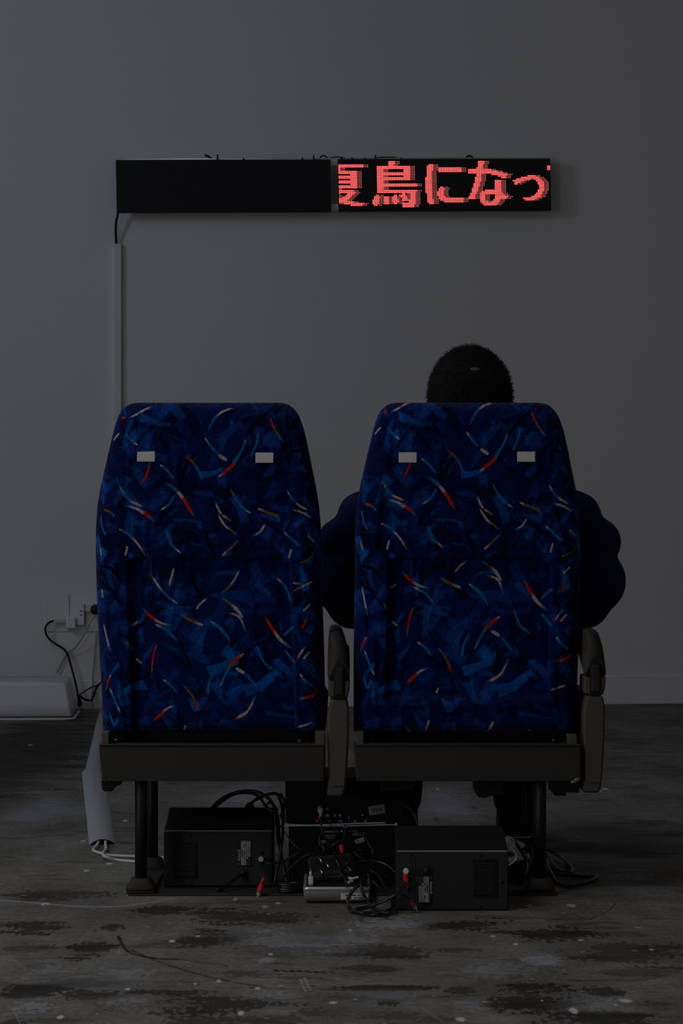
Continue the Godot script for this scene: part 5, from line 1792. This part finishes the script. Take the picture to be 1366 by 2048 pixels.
	plug("red_plug", at_z(527.5, 1755, 0.004), at_z(518.5, 1784, 0.012), M["red plastic"], t)
	t = cable("thin black phono cable with a white plug in the left speaker's jack", [at_z(600, 1703, -0.05), at_z(575, 1720, -0.05), at_z(553, 1726, -0.05), at_z(535, 1726, -0.055), at_z(526, 1722, -0.062)], 0.0016, bk, "phono_cable")
	g = Shape.new()
	g.rod(at_z(522.5, 1717.5, -0.084), at_z(522, 1718.5, -0.060), 0.0054, 0.0058, 14, 0.001)
	part("white_plug", g, M["plug grey"], t)
	t = cable("black twin cable with white and red plugs in the right speaker's jack", [at_z(812, 1757, 0.205), at_z(809, 1768, 0.22), at_z(795, 1787, 0.24), at_z(770, 1802, 0.24), at_z(738, 1814, 0.22), at_z(715, 1822, 0.20)], 0.0024, bk, "phono_cable")
	g = Shape.new()
	g.rod(at_z(812.5, 1741, 0.184), at_z(812, 1743, 0.205), 0.0054, 0.0056, 14, 0.001)
	part("white_plug", g, M["label white"], t)
	plug("red_plug", at_z(813.5, 1774, 0.214), at_z(811, 1748, 0.212), M["red plastic"], t, false)
	t = cable("loose thin black cable with a red plug lying under the right speaker's label", [at_z(800, 1790, 0.22), at_z(809, 1790, 0.21), at_z(821, 1799, 0.2)], 0.0014, bk, "phono_cable")
	plug("red_plug", at_z(821, 1799, 0.200), at_z(828, 1811, 0.204), M["dark red plastic"], t)
	t = cable("black cable with a red plug standing behind the tilted hub", [at_z(690, 1650, -0.07), at_z(688, 1672, -0.06), at_z(684, 1690, -0.055)], 0.0016, bk, "phono_cable")
	plug("red_plug", at_z(685, 1709, -0.05), at_z(682.5, 1690, -0.055), M["red plastic"], t, false)
	t = cable("black cable with a grey plug in the top unit's left jack", [at_z(642.5, 1634, -0.085), at_z(643, 1652, -0.08), at_z(646, 1668, -0.075), at_z(658, 1690, -0.07), at_z(668, 1700, -0.05)], 0.0018, bk, "phono_cable")
	g = Shape.new()
	g.rod(at_z(640.5, 1617, z), at_z(641, 1622, -0.080), 0.0062, 0.0056, 12, 0.001)
	g.rod(at_z(641, 1622, -0.080), at_z(642, 1633, -0.080), 0.0042, 0.0032, 10)
	part("grey_plug", g, M["plug grey"], t)
	g = Shape.new()
	g.rod(at_z(638.5, 1632, -0.083), at_z(638.5, 1639, -0.083), 0.0024, 0.0024, 8)
	part("red_collar", g, M["red plastic"], t)

	# the tangle: each cable is a thing
	var runs := [
		["thick black cable arching over the left speaker, topmost of the arch", 0.0034, [at_z(423, 1616, -0.22), at_z(440, 1600, -0.22), at_z(462, 1588, -0.22), at_z(490, 1582, -0.21), at_z(515, 1584, -0.20), at_z(536, 1596, -0.19), at_z(548, 1612, -0.17), at_z(556, 1640, -0.14), at_z(558, 1680, -0.11), at_z(566, 1730, -0.09), at_z(575, 1768, -0.08)]],
		["second black cable of the arch over the left speaker, just below the topmost", 0.0032, [at_z(429, 1616, -0.23), at_z(446, 1601, -0.23), at_z(470, 1588, -0.23), at_z(500, 1586, -0.22), at_z(520, 1595, -0.21), at_z(531, 1612, -0.20), at_z(545, 1622, -0.19), at_z(556, 1617, -0.19)]],
		["black cable bowing from the knot above the left speaker to the stack", 0.0034, [at_z(494, 1616, -0.20), at_z(505, 1604, -0.20), at_z(527, 1592, -0.20), at_z(550, 1587, -0.20), at_z(566, 1595, -0.19)]],
		["black cable looping beside the stack above the left speaker's corner", 0.0028, [at_z(530, 1614, -0.16), at_z(538, 1605, -0.16), at_z(546, 1610, -0.15), at_z(552, 1625, -0.13), at_z(553, 1655, -0.11), at_z(557, 1690, -0.10)]],
		["black cable dropping straight between the left speaker and the stack", 0.0034, [at_z(555, 1588, -0.20), at_z(562, 1605, -0.19), at_z(566, 1630, -0.15), at_z(565, 1670, -0.11), at_z(560, 1710, -0.09), at_z(552, 1750, -0.08), at_z(548, 1772, -0.08)]],
		["black cable curling behind the arch at the stack's left edge", 0.0026, [at_z(561, 1587, -0.21), at_z(569, 1603, -0.20), at_z(567, 1618, -0.19), at_z(562, 1632, -0.16), at_z(568, 1642, -0.13)]],
		["thin black wire slanting from the left cable bundle to the hub", 0.0014, [at_z(553, 1640, -0.10), at_z(570, 1665, -0.08), at_z(590, 1692, -0.06), at_z(612, 1703, -0.04), at_z(634, 1714, -0.01), at_z(650, 1727, 0.03)]],
		["thin black wire crossing low between the left speaker and the silver unit", 0.0013, [at_z(568, 1722, -0.08), at_z(580, 1742, -0.06), at_z(598, 1760, -0.02), at_z(608, 1768, 0.01)]],
		["shiny black cable rising to the hub from the floor plate's middle", 0.0020, [at_z(560, 1768, -0.07), at_z(572, 1748, -0.06), at_z(586, 1731, -0.055), at_z(606, 1714, -0.05), at_z(628, 1706, -0.045)]],
		["black cable arching from the hub's right end over to the right speaker", 0.0026, [at_z(697, 1760, 0.08), at_z(684, 1752, 0.085), at_z(684, 1738, 0.07), at_z(700, 1729, 0.06), at_z(725, 1723, 0.05), at_z(752, 1723, 0.05), at_z(775, 1731, 0.06), at_z(794, 1748, 0.07)]],
		["black cable hanging from the strapped stack's sticker to the hub", 0.0022, [at_z(694, 1662, -0.085), at_z(712, 1663, -0.075), at_z(730, 1675, -0.07), at_z(744, 1700, -0.06), at_z(746, 1722, -0.04), at_z(738, 1745, 0.0)]],
		["black loop of cable before the stack's sockets", 0.0028, [at_z(640, 1695, -0.06), at_z(640, 1672, -0.075), at_z(652, 1657, -0.08), at_z(668, 1656, -0.08), at_z(678, 1668, -0.075), at_z(676, 1684, -0.06), at_z(656, 1696, -0.055), at_z(636, 1712, -0.03)]],
		["black cable coiled ring above the hub's left end", 0.0024, [at_z(632, 1708, -0.03), at_z(634, 1696, -0.045), at_z(642, 1691, -0.05), at_z(648, 1698, -0.045), at_z(645, 1709, -0.035), at_z(637, 1714, -0.02), at_z(646, 1722, 0.0)]],
		["black cable draped down the middle of the hub", 0.0028, [at_z(668, 1705, 0.0), at_z(672, 1718, 0.045), at_z(680, 1735, 0.058), at_z(688, 1752, 0.085), at_z(694, 1772, 0.105)]],
		["thick black cable loop lying before the silver unit's sticker", 0.0036, [at_z(735, 1752, 0.09), at_z(718, 1770, 0.11), at_z(705, 1782, 0.118), at_z(696, 1800, 0.125), on_floor(700, 1818, 0.008), on_floor(720, 1826, 0.005), on_floor(752, 1830, 0.005), on_floor(780, 1826, 0.005), on_floor(795, 1818, 0.006)]],
		["second thick black cable loop crossing the silver unit's right end", 0.0032, [at_z(728, 1746, 0.07), at_z(722, 1765, 0.11), at_z(725, 1785, 0.125), at_z(738, 1805, 0.14), on_floor(752, 1819, 0.013), on_floor(772, 1826, 0.013), on_floor(790, 1822, 0.016)]],
		["black cable sweeping from the right speaker's plugs to the loop on the floor", 0.0034, [at_z(790, 1790, 0.20), at_z(765, 1803, 0.20), at_z(735, 1814, 0.19), on_floor(712, 1819, 0.020), on_floor(722, 1826, 0.020), on_floor(745, 1825, 0.020)]],
		["black cable in the knot between the silver unit and right speaker, upper", 0.0034, [at_z(740, 1740, 0.06), at_z(758, 1752, 0.08), at_z(770, 1775, 0.11), at_z(782, 1795, 0.14), at_z(788, 1812, 0.17)]],
		["black cable in the knot between the silver unit and right speaker, lower", 0.0034, [at_z(745, 1762, 0.08), at_z(762, 1778, 0.10), at_z(778, 1785, 0.13), at_z(788, 1800, 0.16), at_z(782, 1818, 0.19), on_floor(765, 1826, 0.012)]],
		["black wire bowing out of the right speaker's top left corner", 0.0016, [at_z(750, 1693, -0.06), at_z(768, 1685, 0.0), at_z(786, 1680, 0.06), at_z(797, 1678, 0.10)]],
		["black wire leaving the right speaker beside its rear edge", 0.0018, [at_z(778, 1725, 0.06), at_z(782, 1712, 0.09), at_z(790, 1705, 0.13), at_z(799, 1704, 0.17)]],
		["pair of shiny thin wires right of the hub", 0.0014, [at_z(708, 1704, -0.05), at_z(722, 1716, -0.04), at_z(736, 1726, -0.02), at_z(752, 1736, 0.01), at_z(775, 1754, 0.05)]],
		["black power cord from the left speaker's rear down to the floor plate", 0.0032, [at_z(482, 1748, -0.077), at_z(470, 1758, -0.06), at_z(455, 1770, -0.045), at_z(445, 1778, -0.03), at_z(434, 1781, -0.02)]],
		["thin grey wire arching beside the stack's top right corner", 0.0019, [at_z(795, 1612, -0.11), at_z(806, 1611, -0.11), at_z(818, 1616, -0.11), at_z(828, 1628, -0.11), at_z(834, 1646, -0.10), at_z(836, 1660, -0.08)]],
		["large black cable loop on the floor beside the right leg, upper", 0.0042, [at_z(1076, 1676, -0.5), at_z(1084, 1686, -0.56), on_floor(1096, 1698, 0.02), on_floor(1118, 1712, 0.008), on_floor(1138, 1728, 0.006), on_floor(1145, 1740, 0.006), on_floor(1138, 1746, 0.006), on_floor(1118, 1740, 0.006), on_floor(1104, 1725, 0.007), on_floor(1096, 1712, 0.012), at_z(1080, 1702, -0.52)]],
		["long black cable on the floor turning back furthest right of the right leg", 0.0040, [on_floor(1088, 1746, 0.006), on_floor(1100, 1747, 0.006), on_floor(1135, 1750, 0.006), on_floor(1170, 1754, 0.006), on_floor(1193, 1753, 0.006), on_floor(1185, 1760, 0.006), on_floor(1160, 1768, 0.006), on_floor(1135, 1772, 0.006), on_floor(1115, 1766, 0.006), on_floor(1105, 1752, 0.007), on_floor(1097, 1735, 0.012), at_z(1085, 1712, -0.42)]],
		["black cable bent across the white adapters behind the right speaker", 0.0036, [at_z(1022, 1674, -0.10), at_z(1036, 1692, -0.10), at_z(1050, 1715, -0.10), at_z(1056, 1735, -0.09), at_z(1050, 1752, -0.08)]],
		["second black cable beside the white adapters behind the right speaker", 0.0032, [at_z(1045, 1700, -0.11), at_z(1055, 1692, -0.11), at_z(1064, 1700, -0.11), at_z(1062, 1720, -0.10), at_z(1054, 1740, -0.09)]],
	]
	for r in runs: cable(r[0], r[2], r[1], M["grey cable"] if r[0].contains("grey") else bk, "black_cable" if not r[0].contains("grey") else "grey_wire", "cables under the seats")
	t = thing("cable_knot", "black knotted plug lying on top of the left speaker", "plug", at_z(497, 1612, -0.2))
	g = Shape.new()
	g.rod(at_z(494, 1617, -0.2), at_z(500, 1606, -0.2), 0.0065, 0.0055, 10, 0.002)
	g.rod(at_z(500, 1606, -0.2), at_z(507, 1617, -0.2), 0.0045, 0.0035, 8)
	part("body", g, M["black plastic"], t)
	t = thing("cable_coil", "dark round coil of cable on the floor plate left of the silver unit", "cable", on_floor(578, 1786, 0.01))
	for i in 4:
		g = Shape.new()
		var loop := []
		for k in 13:
			var q := TAU * k / 12.0
			loop.append(Vector3(-0.104 + cos(q) * (0.021 + 0.002 * (i % 2)), 0.008 + i * 0.0042 + 0.001 * sin(q * 2 + i), -0.018 + sin(q) * 0.014))
		g.tube(loop, 0.0034, 6, 3)
		part("turn", g, M["cable black"], t)

	# white bits behind the right speaker
	t = thing("white_adapter", "white wedge-shaped power adapter behind the right speaker", "adapter", at_z(1038, 1700, -0.13))
	g = Shape.new()
	var c1 := at_z(1028, 1692, -0.14)
	g.box(c1, Vector3(0.046, 0.026, 0.04), 0.005, Basis(Vector3.BACK, -0.42))
	part("body", g, M["lilac white"], t)
	t = thing("white_adapter", "long white adapter lying below the wedge-shaped one behind the right speaker", "adapter", at_z(1034, 1718, -0.13))
	g = Shape.new()
	g.box(at_z(1033, 1717, -0.125), Vector3(0.056, 0.009, 0.03), 0.002, Basis(Vector3.BACK, 0.2))
	part("body", g, M["label white"], t)
	cable("thin white cable looping out twice behind the right speaker", [at_z(1014, 1673, -0.085), at_z(1024, 1677, -0.085), at_z(1029, 1686, -0.085), at_z(1025, 1694, -0.085), at_z(1020, 1699, -0.09), at_z(1026, 1700, -0.085), at_z(1032, 1708, -0.08), at_z(1031, 1719, -0.075), at_z(1025, 1726, -0.075), at_z(1016, 1732, -0.08)], 0.0019, M["label white"], "white_cable")
	t = thing("storage_box", "low black box behind the white adapters beside the right leg", "box", at_z(1050, 1700, -0.25))
	g = Shape.new()
	g.prism(rounded(rect(at_z(1012, 0, -0.20).x, 0.0125, at_z(1068, 0, -0.20).x, at_z(0, 1674, -0.20).y), 0.002, 2), -0.278, -0.20, 0.001)
	part("body", g, M["black box"], t)
	g = Shape.new()
	g.box(at_z(1042, 1674.5, -0.199), Vector3(0.041, 0.0018, 0.003), 0.0005)
	part("lid_edge", g, M["dull trim"], t)
	cable("short stiff grey wire on the plate beside the right leg", [on_floor(1032, 1748, 0.008), on_floor(1055, 1744, 0.009), on_floor(1068, 1742, 0.009)], 0.0022, M["plug grey"], "grey_wire")

	# white floor trunking and the flat white cable that leaves it
	for s in [[[163.5, 1545.0], [209.0, 1545.0], [178.5, 1691.0], [230.5, 1689.0], "wider nearer length of pale floor cable trunking left of the seats"], [[199, 1418], [216, 1418], [169.5, 1545.0], [203.0, 1545.0], "narrower further length of pale floor cable trunking running to the wall"]]:
		t = thing("cable_trunking", s[4], "cable cover", on_floor(s[2][0], s[2][1]), "floor cable trunking")
		var rings := []
		var fa := on_floor(s[0][0], s[0][1])
		var fb := on_floor(s[1][0], s[1][1])
		var na := on_floor(s[2][0], s[2][1])
		var nb := on_floor(s[3][0], s[3][1])
		for e in [[fa, fb], [na, nb]]:
			var outer := []
			var inner := []
			var hgt := 0.013 if s[0][0] < 190 else 0.010
			for k in 13:
				var u := k / 12.0
				outer.append(e[0].lerp(e[1], u) + Vector3(0, hgt * sin(PI * clampf(u, 0.0, 1.0)) ** 0.8 + 0.0006, 0))
			for k in 9:
				var u := 1.0 - (0.2 + 0.6 * k / 8.0)
				inner.append(e[0].lerp(e[1], u) + Vector3(0, 0.0004 + (hgt - 0.003) * sin(PI * (u - 0.2) / 0.6), 0))
			rings.append(outer + inner)
		g = Shape.new()
		g.loft(rings, true, false)
		var caps := PackedVector3Array()     # the two arched ends, open in the middle
		part("cover", g, M["trunking"], t)
	cable("flat white cable leaving the trunking and bending back, upper strand behind the left leg", [on_floor(199, 1678, 0.006), on_floor(194, 1690, 0.007), on_floor(188, 1697, 0.005), on_floor(187, 1701, 0.004), on_floor(200, 1706, 0.004), on_floor(225, 1711, 0.004), on_floor(270, 1713, 0.004), on_floor(300, 1714, 0.004), on_floor(340, 1716, 0.008)], 0.0033, M["cable white"], "white_cable", "white flat cables")
	cable("flat white cable leaving the trunking, lower strand running past the left leg", [on_floor(212, 1676, 0.006), on_floor(211, 1688, 0.008), on_floor(212, 1698, 0.006), on_floor(206, 1706, 0.013), on_floor(210, 1713, 0.012), on_floor(235, 1720, 0.004), on_floor(270, 1723, 0.004), on_floor(300, 1725, 0.010), on_floor(335, 1726.5, 0.012)], 0.0033, M["cable white"], "white_cable", "white flat cables")


# ---------------------------------------------------------------- along the wall
func build_wall_things() -> void:
	var turn := Basis(Vector3.UP, WALL_TURN)
	var t := thing("cable_duct", "vertical white cable duct on the wall below the sign's left end", "cable duct", on_wall(234.5, 800, 0.0))
	var a := on_wall(234.5, 488, 0.010)
	var b := on_wall(234.5, 1404, 0.010)
	var g := Shape.new()
	g.box(Vector3(a.x, (a.y + b.y) / 2, a.z), Vector3(0.033, a.y - b.y, 0.020), 0.002, turn)
	part("channel", g, M["duct white"], t)
	g = Shape.new()
	g.box(Vector3(a.x, (a.y + b.y) / 2, a.z) + turn * Vector3(0.001, 0, 0.0105), Vector3(0.027, a.y - b.y - 0.002, 0.003), 0.001, turn)
	part("lid", g, M["duct white"], t)
	var n := turn * Vector3(0, 0, 1)
	cable("black power cable dropping from the sign's left end into the white duct", [on_wall(237, 420, 0.05), on_wall(235.5, 430, 0.045), on_wall(232.5, 442, 0.04), on_wall(231.5, 460, 0.03), on_wall(232, 478, 0.018), on_wall(232.5, 494, 0.012)], 0.0052, M["cable black"], "power_cable")
	# wall plates with what is plugged into them
	t = thing("wall_plate", "large blank white wall plate with a shadow line, left of the outlet", "wall plate", on_wall(115, 1225, 0.0))
	var p0 := on_wall(92, 1187, 0.0)
	var p1 := on_wall(138, 1263, 0.0)
	g = Shape.new()
	g.box((p0 + p1) / 2 + n * 0.003, Vector3(Vector2(p1.x - p0.x, p1.z - p0.z).length(), p0.y - p1.y, 0.006), 0.0012, turn)
	part("plate", g, M["duct white"], t)
	t = thing("wall_outlet", "white wall outlet half hidden behind the left seat", "outlet", on_wall(195, 1225, 0.0))
	p0 = on_wall(172, 1187, 0.0)
	p1 = on_wall(218, 1263, 0.0)
	g = Shape.new()
	g.box((p0 + p1) / 2 + n * 0.003, Vector3(Vector2(p1.x - p0.x, p1.z - p0.z).length(), p0.y - p1.y, 0.006), 0.0012, turn)
	part("plate", g, M["duct white"], t)
	g = Shape.new()
	p0 = on_wall(168, 1208, 0.0)
	p1 = on_wall(196, 1223, 0.0)
	g.box((p0 + p1) / 2 + n * 0.012, Vector3(Vector2(p1.x - p0.x, p1.z - p0.z).length(), p0.y - p1.y, 0.016), 0.0012, turn)
	part("socket_block", g, M["duct white"], t)
	t = thing("usb_tap", "upright white multi-tap with two dark slots plugged into the outlet", "power tap", on_wall(162, 1228, 0.0))
	p0 = on_wall(155.5, 1207, 0.03)
	p1 = on_wall(168.5, 1250, 0.03)
	g = Shape.new()
	g.box((p0 + p1) / 2 - n * 0.014, Vector3(Vector2(p1.x - p0.x, p1.z - p0.z).length(), p0.y - p1.y, 0.030), 0.002, turn)
	part("body", g, M["adapter white"], t)
	for y in [1222.2, 1230.2]:
		g = Shape.new()
		g.box(on_wall(162.3, y, 0.0312), Vector3(0.0095, 0.0035, 0.001), 0.0003, turn)
		part("slot", g, M["black plastic"], t)
	t = thing("round_plug", "black round plug in the outlet at the left seat's edge", "plug", on_wall(190, 1219, 0.03))
	g = Shape.new()
	g.lathe([[0.018, 0.0], [0.0205, 0.004], [0.020, 0.024], [0.014, 0.036], [0.007, 0.042]], Transform3D(turn * Basis(Vector3.RIGHT, PI / 2), on_wall(191, 1219, 0.02)), 20)
	part("body", g, M["black plastic"], t)
	t = thing("cube_plug", "white cube plug with a pale sideways connector and black cable", "plug", on_wall(142, 1245, 0.02))
	p0 = on_wall(132, 1235, 0.035)
	p1 = on_wall(151, 1257, 0.035)
	g = Shape.new()
	g.box((p0 + p1) / 2 - n * 0.016, Vector3(Vector2(p1.x - p0.x, p1.z - p0.z).length(), p0.y - p1.y, 0.036), 0.003, turn)
	part("body", g, M["adapter white"], t)
	g = Shape.new()
	g.box((on_wall(107.5, 1242, 0.025) + on_wall(131.5, 1242, 0.025)) / 2, Vector3(0.047, 0.016, 0.016), 0.003, turn)
	part("connector", g, M["adapter cream"], t)
	cable("black power cable curving from the cube plug down behind the upturned tub", [on_wall(108, 1242, 0.025), on_wall(100, 1244, 0.03), on_wall(92.5, 1251, 0.035), on_wall(90.5, 1262, 0.035), on_wall(96, 1275, 0.035), on_wall(108, 1286, 0.035), on_wall(123, 1295, 0.035), on_wall(133, 1305, 0.035), on_wall(139, 1322, 0.035), on_wall(147, 1350, 0.04), on_wall(153, 1375, 0.045), on_wall(156, 1392, 0.05), on_wall(161, 1402, 0.05), on_wall(161.5, 1410, 0.05), on_wall(158, 1411, 0.045), on_wall(157.5, 1402, 0.045), on_wall(158, 1392, 0.045), on_wall(168, 1398, 0.045), on_wall(177, 1400.5, 0.045), on_wall(184, 1399, 0.045), on_wall(188, 1390, 0.045), on_wall(194, 1374, 0.045), on_wall(216, 1350, 0.04)], 0.0045, M["cable black"], "power_cable")
	cable("short black cable crossing to the left seat behind the upturned tub", [on_wall(158, 1391, 0.055), on_wall(170, 1382, 0.055), on_wall(183, 1375, 0.055), on_wall(216, 1362, 0.05)], 0.0030, M["cable black"], "power_cable")
	cable("thin grey cable hanging slantwise from the round plug to the tub", [on_wall(193, 1227, 0.045), on_wall(184, 1240, 0.05), on_wall(173, 1260, 0.045), on_wall(160, 1282, 0.04), on_wall(148, 1297, 0.024), on_wall(136, 1306, 0.018), on_wall(128, 1317, 0.012), on_wall(120, 1332, 0.012), on_wall(112, 1346, 0.012)], 0.0032, M["cable pale"], "grey_cable")
	cable("thick white cable hanging down the wall beside the left seat and turning along the floor", [on_wall(193, 1262, 0.02), on_wall(191, 1290, 0.02), on_wall(188, 1325, 0.02), on_wall(185.5, 1360, 0.022), on_wall(184, 1395, 0.028), on_wall(185, 1411, 0.034), on_wall(189, 1419, 0.04), on_wall(200, 1421, 0.05), on_wall(214, 1421, 0.06)], 0.0040, M["cable pale"], "white_cable")
	# the upturned tub
	t = thing("plastic_tub", "upturned white plastic tub with a flared rim standing against the wall", "tub", Vector3(-1.45, 0, -4.2))
	# drawn in the wall's own axes from its far right corner
	var og := Vector3(-1.040, 0, -4.470)
	var zb := 0.0
	var zf := 0.355
	var skew := Basis(Vector3.UP, 0.055)
	var xr := 0.0
	var xl := -0.95
	g = Shape.new()
	var rr := []
	for lev in [[0.014, 0.024, 0.020], [0.060, 0.014, 0.012], [0.122, 0.003, 0.002], [0.133, -0.001, 0.0], [0.136, -0.006, -0.004]]:
		var ring := []
		for q in rounded(rect(xl - lev[1], zb, xr + lev[1], zf + lev[2]), 0.012, 4): ring.append(og + skew * Vector3(q.x, lev[0], q.y))
		rr.append(ring)
	g.loft(rr)
	part("wall", g, M["tub plastic"], t)
	g = Shape.new()
	rr = []
	for lev in [[0.0, 0.034], [0.002, 0.036], [0.006, 0.036], [0.008, 0.034]]:
		var ring := []
		for q in rounded(rect(xl - lev[1], zb - 0.012, xr + lev[1], zf + lev[1]), 0.055, 5): ring.append(og + skew * Vector3(q.x, lev[0], q.y))
		rr.append(ring)
	g.loft(rr)
	part("rim", g, M["tub plastic"], t)
	g = Shape.new()
	rr = []
	for lev in [[0.007, 0.029], [0.015, 0.027]]:
		var ring := []
		for q in rounded(rect(xl - lev[1], zb - 0.004, xr + lev[1], zf + lev[1]), 0.05, 5): ring.append(og + skew * Vector3(q.x, lev[0], q.y))
		rr.append(ring)
	g.loft(rr)
	part("rim_step", g, M["tub groove"], t)
